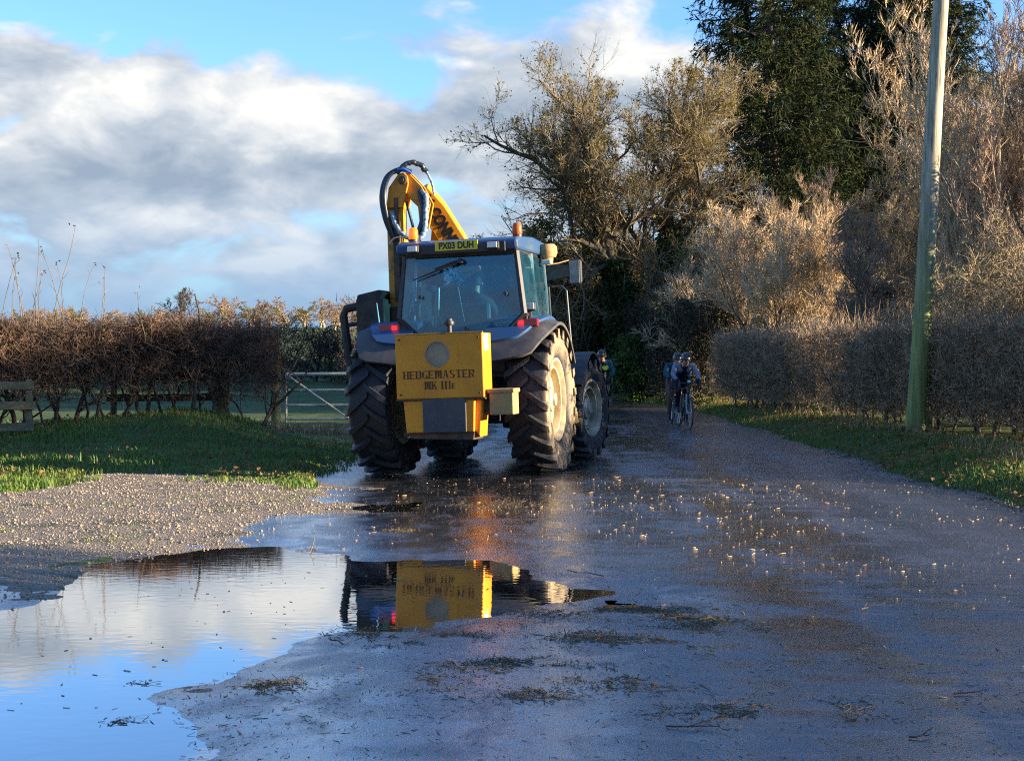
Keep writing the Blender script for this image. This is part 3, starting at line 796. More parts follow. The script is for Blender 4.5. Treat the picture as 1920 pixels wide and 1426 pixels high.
def conifer(name, seed, base, height, radius, label, group=None, dens=1.0, low=0.12):
    g = np.random.default_rng(seed); root = empty(name, base); tag(root, label, 'tree', group)
    vt, vn = Veg(), Veg()
    tp, tr = grow(g, np.zeros((1, 3)), np.array([[0, 0, 1.0]]), np.array([height]), np.array([0.32]), np.array([0.03]), 10, 0.015, 0.02); vt.tubes(tp, tr, 9)
    n = int(300 * dens); z = height * (low + (0.985 - low) * np.sort(g.random(n)) ** 0.85); th = g.random(n) * 2 * PI
    f = 1 - (z - height * low) / (height * (1 - low))
    Ln = (radius * (0.12 + 0.88 * f ** 0.75) * g.uniform(0.62, 1.12, n) * np.where(f > 0.92, 0.8, 1.0))
    D = np.stack([np.cos(th), np.sin(th), 0.25 - 0.45 * f], -1)
    P = np.stack([np.interp(z, tp[0, :, 2], tp[0, :, 0]), np.interp(z, tp[0, :, 2], tp[0, :, 1]), z], -1)
    p1, r1 = grow(g, P, D, Ln, 0.012 + 0.010 * Ln, np.full(n, 0.006), 6, 0.06, -0.02)
    p1[:, 4:, 2] += 0.05 * Ln[:, None] * np.array([0.3, 0.8, 1.8])[None]
    vt.tubes(p1, r1, 4)
    a = spawn(g, p1, r1, Ln, 12, 0.22, 1.0, 0.95, 0.2, 0.30, 0.08, 0.5, (0, 0, -0.28))
    p2, r2 = grow(g, a[0], a[1], a[2].clip(0.25), a[3], a[3] * 0.4, 3, 0.12, -0.10)
    vn.ribbons(p2, r2 * 0 + 0.012, g)
    b = spawn(g, p2, r2, a[2].clip(0.25), 7, 0.1, 1.0, 0.75, 0.2, 0.45, 0.1, 0.5, (0, 0, -0.25))
    p3, r3 = grow(g, b[0], b[1], b[2].clip(0.14, 0.5), b[3], b[3], 2, 0.12, -0.08)
    vn.ribbons(p3, r3 * 0 + 0.022, g)
    k = g.integers(0, len(p3), int(60000 * dens)); t = g.random((len(k), 1)); Q = p3[k, 0] * (1 - t) + p3[k, -1] * t
    vn.leaves(Q, unit(p3[k, -1] - p3[k, 0]) + 0.55 * g.normal(size=(len(k), 3)) + np.array([0, 0, -0.45]), g.uniform(0.08, 0.18, len(k)), g, 0.15)
    vt.obj('trunk', M_oakbark, root); vn.obj('crown', M_needle, root)
    return root

def leafy_mass(name, seed, base, rx, ry, h, n, label, m_leaf, cat='shrub', group=None, leafsize=0.16, lumps=26, m_stem=None):
    """evergreen: stems with leaf clumps spread through an uneven crown"""
    g = np.random.default_rng(seed); root = empty(name, base); tag(root, label, cat, group)
    vt, vl = Veg(), Veg()
    C = []
    while len(C) < lumps:
        p = g.uniform(-1, 1, 3)
        if np.linalg.norm(p) < 1: C.append((p[0] * rx, p[1] * ry, h * (0.52 + 0.46 * p[2])))
    C = np.array(C); rad = g.uniform(0.20, 0.42, lumps) * min(rx, ry, h / 2)
    st = np.zeros((lumps, 3)); st[:, :2] = g.normal(size=(lumps, 2)) * 0.15
    d = C - st; Ln = np.linalg.norm(d, axis=1)
    p, r = grow(g, st, d, Ln, np.full(lumps, 0.07), np.full(lumps, 0.015), 6, 0.10, 0.0); vt.tubes(p, r, 5)
    k = g.integers(0, lumps, n); o = unit(g.normal(size=(n, 3))) * (g.random((n, 1)) ** 0.45) * np.array([1, 1, 0.8])
    Q = C[k] + o * rad[k][:, None] * (1 + 0.35 * g.normal(size=(n, 1)))
    vl.leaves(Q, o + 0.7 * g.normal(size=(n, 3)) + np.array([0, 0, -0.4]), g.uniform(0.6, 1.3, n) * leafsize, g, 0.55)
    vt.obj('trunk', m_stem or M_oakbark, root); vl.obj('crown', m_leaf, root)
    return root

def blades(name, X, Y, hgt, wid, label, m, seed, lean=0.95, z=None):
    g = np.random.default_rng(seed); n = len(X); Z = surf_z(X, Y) - 0.01 if z is None else z
    P = np.stack([X, Y, Z], -1); th = g.random(n) * 2 * PI; H = hgt * g.uniform(0.45, 1.25, n)
    ln = lean * g.random(n); dx = np.stack([np.cos(th), np.sin(th), 0 * th], -1); sd = np.stack([-np.sin(th), np.cos(th), 0 * th], -1)
    w = (wid * g.uniform(0.6, 1.3, n))[:, None]
    m1 = P + dx * (ln * H * 0.35)[:, None] + np.array([0, 0, 1.0]) * (H * 0.6)[:, None]
    tip = P + dx * (ln * H * 1.25)[:, None] + np.array([0, 0, 1.0]) * (H * (1 - 0.3 * ln))[:, None]
    V = np.stack([P - sd * w, P + sd * w, m1 - sd * w * 0.8, m1 + sd * w * 0.8, tip], 1).reshape(-1, 3)
    b = np.arange(n)[:, None] * 5
    me = np_mesh(name, V, [np.concatenate([b, b + 1, b + 3, b + 2], 1), np.concatenate([b + 2, b + 3, b + 4], 1)])
    return tag(link(name, me, m), label, None, kind='stuff')

# ------------------------------------------------------------------ grass
def scatter(g, n, x0, x1, y0, y1, keep):
    X = g.uniform(x0, x1, n); Y = y0 + (y1 - y0) * g.random(n) ** 1.3; k = keep(X, Y); return X[k], Y[k]
g = np.random.default_rng(3)
def right_keep(X, Y):
    e = X - road_right(Y); return (e > -0.06 + 0.10 * fbm(X, Y, 0.5, 61, 3)) & (e < 2.4) & (Y > 11)
X, Y = scatter(g, 120000, 3.0, 9.0, 11, 62, right_keep)
blades('verge_grass', X, Y, 0.095 + 0.065 * fbm(X, Y, 1.0, 62, 2).clip(-0.8, 1), 0.007, 'green grass verge along the foot of the clipped roadside hedge', M_grass, 71)
def left_keep(X, Y):
    front = 18.75 + 0.45 * fbm(X, Y, 1.1, 63, 3) - 1.9 * smooth(-5.1, -6.3, X)
    right = -2.35 - 0.25 * fbm(X, Y, 0.7, 64, 3) + 0.5 * smooth(23, 27, Y)
    return (Y > 16.3) & (X < right) & (Y < 31) & ~((X > -4.3) & (Y > 25.8)) & ((Y > 20.6) | (ground_z(X, Y) > gravel_z(X, Y) - 0.012))
X, Y = scatter(g, 60000, -11.5, -1.8, 16.3, 31, left_keep)
blades('bank_grass', X, Y, 0.085 + 0.05 * fbm(X, Y, 0.9, 65, 2).clip(-0.8, 1), 0.008, 'green grass bank below the hedge by the field gate', M_grass, 72)
X = g.normal(-3.5, 0.7, 900); Y = g.normal(27.9, 0.45, 900)
blades('dry_gate_grass', X, Y, 0.22, 0.006, 'pale dry grass tufts at the foot of the metal gate', M_straw, 73, 0.8)
def thin_keep(X, Y): return (X < road_left(Y) - 0.3) & (fbm(X, Y, 0.9, 66, 3) > 0.45 + 0.25 * smooth(-4.5, -2.5, X)) & (Y < 18.8)
X, Y = scatter(g, 12000, -8, -2, 10.5, 19, thin_keep)
blades('sparse_grass', X, Y, 0.035, 0.005, 'thin moss and grass growing through the gravel', M_grass, 74, 0.9)
X, Y = scatter(g, 2200, 5.6, 7.3, 18, 42, lambda X, Y: np.abs(X - (road_right(Y) + 1.35)) < 0.4)
blades('hedge_foot_straw', X, Y, 0.30, 0.006, 'dead pale stalks at the foot of the roadside hedge', M_straw, 75, 0.9)

def leaf_litter(name, X, Y, label, seed):
    g = np.random.default_rng(seed); v = Veg(); n = len(X)
    v.leaves(np.stack([X, Y, surf_z(X, Y) + g.uniform(0.01, 0.09, n)], -1), g.normal(size=(n, 3)) * np.array([1, 1, 0.35]), g.uniform(0.03, 0.08, n), g, 0.7)
    tag(link(name, v.mesh(name), M_leaf_dry), label, None, kind='stuff')
X, Y = scatter(g, 9000, 4.6, 7.6, 12, 45, right_keep); leaf_litter('verge_leaves', X, Y, 'dead leaves lying in the grass of the right verge', 76)
X, Y = scatter(g, 2600, -9.5, -2.0, 18.5, 27, left_keep); leaf_litter('bank_leaves', X, Y, 'dead leaves lying in the grass of the left bank', 77)
# ------------------------------------------------------------------ gravel stones
def stones():
    g = np.random.default_rng(19); n = 34000
    Y = 9.0 + 10.8 * g.random(n) ** 0.9; X = g.uniform(-6.6, -1.5, n)
    k = (X < road_left(Y) + 0.10 + 0.16 * fbm(X, Y, 0.6, 31, 3)) & (Y < 19.3 + 0.3 * fbm(X, Y, 1, 36, 2)) & (np.abs(X / Y) < 0.36)
    X, Y = X[k], Y[k]; Z = gravel_z(X, Y); k = Z > -0.012; X, Y, Z = X[k], Y[k], Z[k]; n = len(X)
    s = g.gamma(2.0, 0.0030, n).clip(0.003, 0.026)
    o = np.array([[1, 0, 0], [-1, 0, 0], [0, 1, 0], [0, -1, 0], [0, 0, 1], [0, 0, -1]], float)
    V = o[None] * (s[:, None, None] * g.uniform(0.55, 1.2, (n, 6, 1))) * np.array([1.15, 1, 0.72])
    th = g.random(n) * 2 * PI; c, sn = np.cos(th)[:, None], np.sin(th)[:, None]
    V = np.stack([V[..., 0] * c - V[..., 1] * sn, V[..., 0] * sn + V[..., 1] * c, V[..., 2]], -1)
    tl = g.normal(size=(n, 1)) * 0.35; V[..., 2] += V[..., 0] * tl
    V += np.stack([X, Y, Z + s * 0.25], -1)[:, None]
    f = np.array([[0, 2, 4], [2, 1, 4], [1, 3, 4], [3, 0, 4], [2, 0, 5], [1, 2, 5], [3, 1, 5], [0, 3, 5]])
    F = (f[None] + (np.arange(n) * 6)[:, None, None]).reshape(-1, 3)
    me = np_mesh('gravel', V.reshape(-1, 3), [F])
    m, nt, N, L, b = nodes_of('gravel_stone')
    v = N.new('ShaderNodeTexCoord').outputs['Object']; vo = N.new('ShaderNodeTexVoronoi'); L.new(v, vo.inputs['Vector']); vo.inputs['Scale'].default_value = 28
    sp = N.new('ShaderNodeSeparateColor'); L.new(vo.outputs['Color'], sp.inputs[0])
    col = mixc(N, L, sp.outputs[0], (0.15, 0.118, 0.080), (0.38, 0.305, 0.21)); L.new(col, b.inputs['Base Color']); b.inputs['Roughness'].default_value = 0.6
    tag(link('gravel', me, m), 'loose pale gravel stones beside the puddle', None, kind='stuff')
stones()

# ------------------------------------------------------------------ left side: hedge, shoots, gate country
hedge('clipped_hedge', 101, (-10.4, 24.0), (-4.15, 26.45), 1.25, 2.10, 40, 'dark bare clipped hedge with sunlit russet top beside the gravel', M_twig_dark, M_twig_red,
      dens=(20, 9, 7), fill=80000, twig_r=0.0036, bottom=0.95, stem_r=0.034, fringe=0.16, ragged=0.20, m_leaf=M_leaf_dry, leaves=6000, leafsize=0.035, topw=1.15,
      hfun=lambda s: 1.98 + 0.05 * np.sin(s * 1.3), stray=260)
def shoots():
    # young uncut shoots standing up out of the hedge: (u px, v top px)
    spots = [(18, 455), (40, 480), (62, 500), (78, 452), (92, 458), (118, 415), (128, 488), (150, 483), (178, 500), (205, 525), (262, 545), (4, 470), (30, 515), (55, 510)]
    root = empty('tall_shoots', (-7.5, 24.9, 1.8)); tag(root, 'tall uncut shoots standing up above the russet hedge top', 'shoots')
    g = np.random.default_rng(5)
    for (u, v) in spots:
        Yd = 24.6 + g.uniform(0, 0.6); x = (u - 960) / F_PX * Yd; zt = CAM_Z + (HORIZON - v) / F_PX * Yd
        L0 = zt - 1.75; lean = g.normal() * 0.12
        vv = Veg(); p, r = grow(g, np.array([[x - lean * L0 + 7.5, Yd - 24.9, -0.05]]), np.array([[lean, 0, 1.0]]), np.array([L0]), np.array([0.009]), np.array([0.003]), 7, 0.07, 0.02)
        vv.tubes(p, r, 4)
        a = spawn(g, p, r, np.array([L0]), 4, 0.35, 0.95, 0.6, 0.2, 0.2, 0.08, 0.5); q, rq = grow(g, a[0], a[1], a[2], a[3], a[3] * .5, 2, .1, .05); vv.ribbons(q, rq.clip(0.003), g)
        tipn = 3; vv.leaves(p[0, -1][None].repeat(tipn, 0) + g.normal(size=(tipn, 3)) * 0.03, g.normal(size=(tipn, 3)), 0.05, g)
        vv.obj('shoot', M_twig_grey, root)
shoots()
hedge('hawthorn_bush', 102, (-3.15, 31.2), (-1.9, 31.6), 1.5, 2.4, 12, 'russet bare hawthorn bush arching over the field gate', M_twig_red, M_twig_red, dens=(14, 8, 7), twig_r=0.007, fringe=0.35, ragged=0.4, bottom=0.5)
long_hedge('field_hedge', 103, (-32, 62), (3.0, 58), 7, 'dark hedge crossing the field behind the metal gate', m_stem=M_twig_dark, m_twig=M_twig_dark, width=2.2, height=2.1, stems=9, dens=(14, 8, 7), fill=8000, twig_r=0.014,
           fringe=0.2, ragged=0.3, stem_r=0.05)

M_far = twigmat('far_russet_crowns', (0.31, 0.215, 0.135), (0.22, 0.15, 0.095), 0.05)
def far_trees():
    kinds = [bare_tree('far_tree', 300 + i, (0, 0, 0), h, h * 0.42, 0.28, M_twig_tan, [M_far, M_far, M_leaf_olive][i % 3], 'distant bare tree in the sunlit tree line beyond the fields',
                       'distant tree line', limbs=12, sub=(6, 5, 4), twig_r=0.045, trunk_h=0.18, up=0.12) for i, h in enumerate((9.0, 8.0, 7.2))]
    g = np.random.default_rng(44); k = 0
    for row, (Yd, n, s0) in enumerate(((258, 26, 0.95), (275, 24, 1.05), (210, 9, 0.55))):
        for i in range(n):
            u = -40 + (730 if row < 2 else 700) * (i + g.uniform(0.2, 0.8)) / n
            x = (u - 960) / F_PX * Yd; y = Yd + g.uniform(-8, 8); z = float(ground_z(np.array([x]), np.array([y]))[0]) - 0.2
            s = s0 * g.uniform(0.72, 1.08) * (1.0 if u > 400 else 0.72); rz = g.random() * 6.28
            o = kinds[k] if k < 3 else copy_tree(kinds[int(g.integers(0, 3))])
            o.location = (x, y, z); o.scale = (s * 1.2, s * 1.2, s * 0.66); o.rotation_euler = (0, 0, rz); k += 1
far_trees()
bare_tree('field_tree', 310, (-27.0, 125, 2.2), 4.4, 2.6, 0.2, M_twig_dark, M_twig_dark, 'dark bare tree rising above the hedge against blue sky', limbs=11, sub=(6, 6, 5), twig_r=0.022, trunk_h=0.3)
bare_tree('field_tree', 311, (-21.6, 128, 2.2), 3.6, 2.0, 0.16, M_twig_dark, M_twig_grey, 'smaller bare tree right of the dark field tree', limbs=10, sub=(6, 5, 5), twig_r=0.022, trunk_h=0.3)

# ------------------------------------------------------------------ right side: hedges, bushes, trees
long_hedge('roadside_hedge', 111, (8.3, 17.4), (5.75, 41.0), 7, 'clipped bare hedge along the verge behind the telegraph pole', m_stem=M_twig_grey, m_twig=M_twig_hedge, width=0.95, height=1.74, stems=12,
           dens=(18, 9, 7), fill=15000, twig_r=0.0045, fringe=0.22, ragged=0.34, stray=520, bottom=0.25, hfun=lambda s: 1.84 + 0.10 * np.sin(s * 2.1) + 0.07 * np.sin(s * 5.3 + 1), m_leaf=M_leaf_pale, leaves=5200, leafsize=0.050)
long_hedge('far_hedge', 112, (5.55, 43.5), (3.4, 62.0), 5, 'tall dark shaded hedge beyond the two cyclists', m_stem=M_twig_dark, m_twig=M_twig_dark, width=1.6, height=2.9, stems=9, dens=(16, 8, 7), fill=10000, twig_r=0.012, fringe=0.15,
           ragged=0.2, m_leaf=M_ivy, leaves=5000, leafsize=0.10)
long_hedge('shade_hedge', 113, (6.9, 0.6), (6.9, 9.4), 3, 'unseen bare hedge added opposite the big puddle to shade the near lane', m_stem=M_twig_grey, m_twig=M_twig_grey, width=1.3, height=3.0, stems=10, dens=(16, 8, 7), fill=9000, twig_r=0.010, fringe=0.12, ragged=0.2)  # added out of view, its shadow darkens the near lane and puddle edge

long_hedge('tall_shade_hedge', 114, (9.9, 19.5), (9.9, 25.6), 2, 'unseen tall hedge added beyond the right edge to shade the left hedge', m_stem=M_twig_grey, m_twig=M_twig_grey, width=1.6, height=4.85, stems=10, dens=(16, 9, 8), fill=24000, twig_r=0.010,
           fringe=0.25, ragged=0.35, stem_r=0.04)  # added outside the view, height set by the shadow wanted on the left hedge
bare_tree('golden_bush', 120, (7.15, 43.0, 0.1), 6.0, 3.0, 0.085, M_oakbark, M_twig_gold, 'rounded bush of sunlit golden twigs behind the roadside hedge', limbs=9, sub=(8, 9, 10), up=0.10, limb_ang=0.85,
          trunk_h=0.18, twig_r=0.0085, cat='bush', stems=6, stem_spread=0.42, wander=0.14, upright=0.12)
ex = (np.array([[0.0, 0, 6.0], [0, 0, 4.8], [0, 0, 7.0], [0, 0, 5.4]]), [(-1, -0.15, 0.22), (-0.9, -0.3, -0.02), (-0.8, 0.1, 0.55), (-0.7, -0.6, 0.3)], np.array([5.9, 4.4, 5.2, 4.0]), np.array([0.17, 0.10, 0.13, 0.10]))
bare_tree('oak_tree', 121, (3.85, 52.5, 0.0), 11.2, 4.4, 0.42, M_oakbark, M_twig_oak, 'tall spreading oak with a long bare limb reaching left over the lane', limbs=16, sub=(11, 11, 11), up=0.10, leaves=14000, m_leaf=M_leaf_olive,
          leafsize=0.085, limb_ang=0.95, trunk_h=0.30, twig_r=0.0066, extra=ex, nlimbseg=9, wander=0.27, ivy=(9000, 4.8, 0.75, M_ivy))
bare_tree('oak_tree', 122, (6.0, 54.0, 0.0), 13.6, 4.0, 0.34, M_oakbark, M_twig_oak, 'second bare oak close to the dark fir', limbs=17, sub=(11, 11, 11), up=0.12, leaves=9000, m_leaf=M_leaf_olive, leafsize=0.08, nlimbseg=9, twig_r=0.0066,
          trunk_h=0.28, wander=0.26, ivy=(6000, 6.0, 0.8, M_ivy))
fir = conifer('fir_tree', 130, (9.9, 58.0, 0), 21.0, 4.6, 'tall dark fir rising out of the picture beside the oaks', dens=1.45, low=0.22)
for loc, rz, sc_, lab in [((15.4, 64.0, 0), 2.1, 1.08, 'second dark fir behind the upper part of the telegraph pole'),((17.3, 62.5, 0), 0.8, 1.0, 'fir showing on both sides of the pole top'), ((13.6, 71.0, 0), 5.3, 1.05, 'fir filling the gap between the two nearer firs')]:
    o = copy_tree(fir); o.location = loc; o.rotation_euler = (0, 0, rz); o.scale = (sc_, sc_, sc_); o['label'] = lab

evs = [((0.4, 57, 0), 2.6, 2.2, 6.2, 'dark holly behind the tractor cab'), ((-1.9, 60, 0), 2.0, 2.0, 4.6, 'low dark evergreen left of the cab roof beacon'), ((2.6, 60, 0), 2.6, 2.4, 5.6, 'dark holly behind the ivy clad oak trunk'),
       ((6.3, 62, 0), 3.0, 2.5, 6.4, 'dark evergreen between the oak and the golden bush'), ((4.7, 66, 0), 3.4, 2.5, 4.5, 'dark thicket closing the bend of the lane'), ((0.6, 70, 0), 4.2, 2.5, 4.5, 'dark thicket at the end of the lane')]
for i, (b, rx, ry, h, lab) in enumerate(evs):
    leafy_mass('evergreen_shrub', 140 + i, b, rx, ry, h, 15000, lab, [M_ivy, M_fernbrown][i in (0, 3)], leafsize=0.20, lumps=34)
leafy_mass('leafy_oak_scrub', 153, (2.1, 54.6, 0), 2.3, 1.8, 7.6, 11000, 'olive leaved scrub oak under the long bare limb', M_leaf_olive, leafsize=0.13, lumps=40)
leafy_mass('leafy_oak_scrub', 154, (5.6, 57.0, 0), 2.3, 1.8, 8.6, 11000, 'olive leaved scrub oak beside the fir', M_leaf_olive, leafsize=0.13, lumps=40)
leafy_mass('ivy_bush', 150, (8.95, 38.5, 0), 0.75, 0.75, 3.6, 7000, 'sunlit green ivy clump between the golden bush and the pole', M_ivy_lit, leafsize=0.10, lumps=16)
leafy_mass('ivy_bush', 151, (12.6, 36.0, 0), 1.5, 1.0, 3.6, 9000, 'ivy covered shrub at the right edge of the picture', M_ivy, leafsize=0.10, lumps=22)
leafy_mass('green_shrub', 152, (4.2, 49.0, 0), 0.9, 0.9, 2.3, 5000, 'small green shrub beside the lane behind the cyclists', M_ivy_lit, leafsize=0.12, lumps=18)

mids = [((9.7, 48.5, 0), 6.4, 2.5, 'leaning grey bare tree behind the golden bush'), ((12.6, 49, 0), 9.4, 3.0, 'tall bare tree directly behind the telegraph pole')]
mt = [bare_tree('bare_tree', 160 + i, b, h, sp, 0.10, M_oakbark, [M_twig_pink, M_twig_tan][i], lab, limbs=12, sub=(8, 8, 8), up=0.12, trunk_h=0.2, twig_r=0.0075, stems=3, stem_spread=0.18, upright=0.1, wander=0.18) for i, (b, h, sp, lab) in enumerate(mids)]
for src, b, rz, sc_, lab in [(1, (11.4, 47.5, 0), 2.0, 0.80, 'bare tree filling the gap between fir and pole'), (0, (9.3, 38.5, 0), 4.0, 0.80, 'low spreading bare tree left of the pole'), (0, (8.0, 51, 0), 1.0, 0.98, 'purplish bare tree below the fir')]:
    o = copy_tree(mt[src]); o.location = b; o.rotation_euler = (0, 0, rz); o.scale = (sc_,) * 3; o['label'] = lab
for b, rz, sc_, lab in [((12.3, 37.2, 0), 0.6, 1.28, 'tallest bare tree at the right edge of the picture'), ((15.9, 49.6, 0), 3.3, 1.4, 'tall bare tree behind the saplings')]:
    o = copy_tree(mt[1]); o.location = b; o.rotation_euler = (0, 0, rz); o.scale = (sc_,) * 3; o['label'] = lab
sap = [bare_tree('sapling', 180 + i, (0, 0, 0), h, 1.9, 0.06, M_twig_tan, [M_twig_gold, M_twig_pale][i], 'slender upright bare sapling in the thicket beyond the telegraph pole', 'saplings beyond the telegraph pole', limbs=13,
                 sub=(7, 6, 6), up=0.16, limb_ang=0.55, trunk_h=0.12, twig_r=0.0065, stems=3, stem_spread=0.10, upright=0.35, wander=0.13) for i, h in enumerate((9.6, 8.6))]
g = np.random.default_rng(8); k = 0
for (x, y) in [(11.6, 36.4), (12.6, 38.0), (14.2, 47.6), (15.4, 48.8), (13.2, 50.5), (12.4, 36.2), (16.2, 50.5), (11.0, 51.0), (14.8, 45.0), (11.4, 35.0), (10.8, 36.8), (13.0, 36.9)]:
    o = sap[k] if k < 2 else copy_tree(sap[k % 2])
    o.location = (x, y, 0.05); o.rotation_euler = (0, 0, g.random() * 6.28); s = g.uniform(0.9, 1.12) * (1.25 if y < 42 else 1.0); o.scale = (s, s, s); k += 1
shr = [((9.3, 27.5, 0.1), 1.0, 'tangled bare shrub just right of the pole'), ((10.6, 28.7, 0.1), 0.95, 'tangled bare shrub behind the hedge at the right edge'), ((8.9, 34.0, 0.1), 0.62, 'low tangled shrub behind the pole'), ((11.7, 34.6, 0.1), 1.12, 'taller tangled shrub at the right edge of the picture')]
s0 = bare_tree('tangled_shrub', 200, shr[0][0], 4.0, 2.0, 0.05, M_twig_grey, M_twig_tan, shr[0][2], limbs=10, sub=(8, 8, 7), up=0.02, trunk_h=0.1, twig_r=0.006, stems=5, stem_spread=0.35, wander=0.2, cat='shrub', leaves=1500, m_leaf=M_ivy_lit, leafsize=0.06)
for i, (b, sc_, lab) in enumerate(shr[1:]):
    o = copy_tree(s0); o.location = b; o.rotation_euler = (0, 0, 1.7 * (i + 1)); o.scale = (sc_,) * 3; o['label'] = lab
for i, (b, sc_, lab) in enumerate([((1.6, 56.5, 0), 1.55, 'brown twiggy tangle below the oak limb behind the tractor'), ((5.2, 56.5, 0), 1.6, 'brown twiggy tangle around the ivy clad oak trunk'), ((6.4, 51.0, 0), 1.30, 'brown twiggy tangle left of the golden bush'), ((-0.4, 56.0, 0), 1.45, 'twiggy tangle just above the cab roof')]):
    o = copy_tree(s0)
    for ch in o.children:
        if ch.name.startswith('crown'): ch.material_slots[0].link = 'OBJECT'; ch.material_slots[0].material = M_twig_grey
    o.location = b; o.rotation_euler = (0, 0, 0.9 + 2.1 * i); o.scale = (sc_,) * 3; o['label'] = lab

# ------------------------------------------------------------------ tractor
M_blue = mat('tractor_blue', (0.010, 0.068, 0.200), 0.45, (0.030, 0.070, 0.14), 3, coat=0.3, rough2=0.5)
M_grey_plastic = mat('grey_fender_plastic', (0.042, 0.045, 0.050), 0.55, (0.080, 0.075, 0.068), 5, rough2=0.75)
M_black = mat('black_plastic', (0.012, 0.013, 0.016), 0.5, (0.030, 0.030, 0.032), 7)
M_chassis = mat('dirty_chassis', (0.018, 0.018, 0.020), 0.7, (0.060, 0.048, 0.034), 6)
M_rubber = mat('tyre_rubber', (0.010, 0.011, 0.013), 0.62, (0.024, 0.024, 0.026), 9, bump=0.2)
M_rim = mat('muddy_cream_rim', (0.46, 0.36, 0.19), 0.6, (0.62, 0.52, 0.33), 4, bump=0.15)
M_rimdark = mat('muddy_grey_rim', (0.20, 0.17, 0.12), 0.65, (0.42, 0.37, 0.27), 4, bump=0.15)
M_yellow = mat('yellow_paint', (0.60, 0.285, 0.012), 0.45, (0.47, 0.215, 0.010), 4, bump=0.06, bscale=30, rough2=0.6)
def make_yellow():
    m, nt, N, L, b = nodes_of('grimy_yellow_paint')
    v = N.new('ShaderNodeTexCoord').outputs['Object']
    mp = N.new('ShaderNodeMapping'); L.new(v, mp.inputs[0]); mp.inputs['Scale'].default_value = (3.0, 3.0, 0.7)
    a = noise_node(N, L, v, 3.0, 6, 0.65); s_ = noise_node(N, L, mp.outputs[0], 5.0, 6, 0.7); sp = noise_node(N, L, v, 34, 4, 0.75); ch = noise_node(N, L, v, 11, 5, 0.75)
    c = mixc(N, L, mrange(N, L, a, 0.35, 0.65), (0.76, 0.275, 0.005), (0.62, 0.215, 0.005))
    c = mixc(N, L, mrange(N, L, s_, 0.57, 0.82, 0.0, 0.55), c, (0.26, 0.135, 0.030))
    c = mixc(N, L, mrange(N, L, sp, 0.68, 0.76, 0.0, 0.6), c, (0.10, 0.060, 0.028))
    c = mixc(N, L, mrange(N, L, ch, 0.70, 0.75), c, (0.07, 0.035, 0.018))
    ge = N.new('ShaderNodeNewGeometry'); ed = N.new('ShaderNodeMath'); ed.operation = 'MULTIPLY_ADD'; L.new(ch, ed.inputs[0]); ed.inputs[1].default_value = 0.16; L.new(ge.outputs['Pointiness'], ed.inputs[2])
    c = mixc(N, L, mrange(N, L, ed.outputs[0], 0.665, 0.70, 0.0, 0.7), c, (0.10, 0.050, 0.022))       # paint rubbed off the edges
    L.new(c, b.inputs['Base Color']); L.new(mrange(N, L, s_, 0.4, 0.7, 0.42, 0.72), b.inputs['Roughness'])
    bp = N.new('ShaderNodeBump'); bp.inputs['Strength'].default_value = 0.12; bp.inputs['Distance'].default_value = 0.02; L.new(a, bp.inputs['Height']); L.new(bp.outputs[0], b.inputs['Normal'])
    return m
M_yellow = make_yellow()
M_yellow_worn = mat('worn_yellow_paint', (0.56, 0.25, 0.014), 0.55, (0.16, 0.075, 0.028), 5, bump=0.1, lo=0.52, hi=0.66)
M_stencil = mat('stencil_ink', (0.085, 0.022, 0.006), 0.8, (0.19, 0.075, 0.010), 60, lo=0.45, hi=0.7)
M_rustdark = mat('rusty_dark_steel', (0.035, 0.028, 0.022), 0.7, (0.11, 0.065, 0.035), 7, bump=0.2)
M_hose = mat('black_hose', (0.010, 0.016, 0.026), 0.38, (0.016, 0.024, 0.034), 8)
M_sleeve = mat('pale_blue_hose_sleeve', (0.30, 0.42, 0.50), 0.6, (0.07, 0.11, 0.14), 26, bump=0.4, bscale=70)
M_bluehose = mat('blue_hose', (0.03, 0.11, 0.50), 0.45)
M_steel = mat('bare_steel', (0.45, 0.44, 0.42), 0.35, metal=0.8)
M_platey = mat('plate_yellow', (0.72, 0.55, 0.03), 0.4)
M_inkblack = mat('plate_ink', (0.01, 0.01, 0.01), 0.5)
M_amber = mat('amber_beacon', (0.75, 0.20, 0.01), 0.2, emit=(1.0, 0.28, 0.02), estr=0.25, transl=0.3)
M_amber_dull = mat('dull_amber_beacon', (0.50, 0.13, 0.02), 0.3, transl=0.3)
M_redlens = mat('red_lens', (0.30, 0.012, 0.016), 0.2, coat=0.5)
M_redlit = mat('lit_red_lens', (0.6, 0.02, 0.03), 0.2, emit=(1.0, 0.01, 0.012), estr=0.7)
M_lens = mat('clear_lamp_lens', (0.70, 0.70, 0.66), 0.15, coat=0.5)
M_brown_disc = mat('dull_brown_steel', (0.36, 0.26, 0.15), 0.6, (0.27, 0.20, 0.12), 5)
M_mudflap = mat('rubber_flap', (0.040, 0.042, 0.050), 0.6, (0.070, 0.064, 0.058), 6)
M_seat = mat('seat_cloth', (0.10, 0.14, 0.18), 0.7)
M_whitetape = mat('white_tape', (0.75, 0.74, 0.70), 0.6)
M_mirrorback = mat('mirror_glass', (0.24, 0.25, 0.235), 0.3, (0.14, 0.15, 0.145), 8, metal=0.3)
M_tan = mat('mud_caked_box', (0.40, 0.27, 0.09), 0.75, (0.30, 0.20, 0.09), 7, bump=0.2)

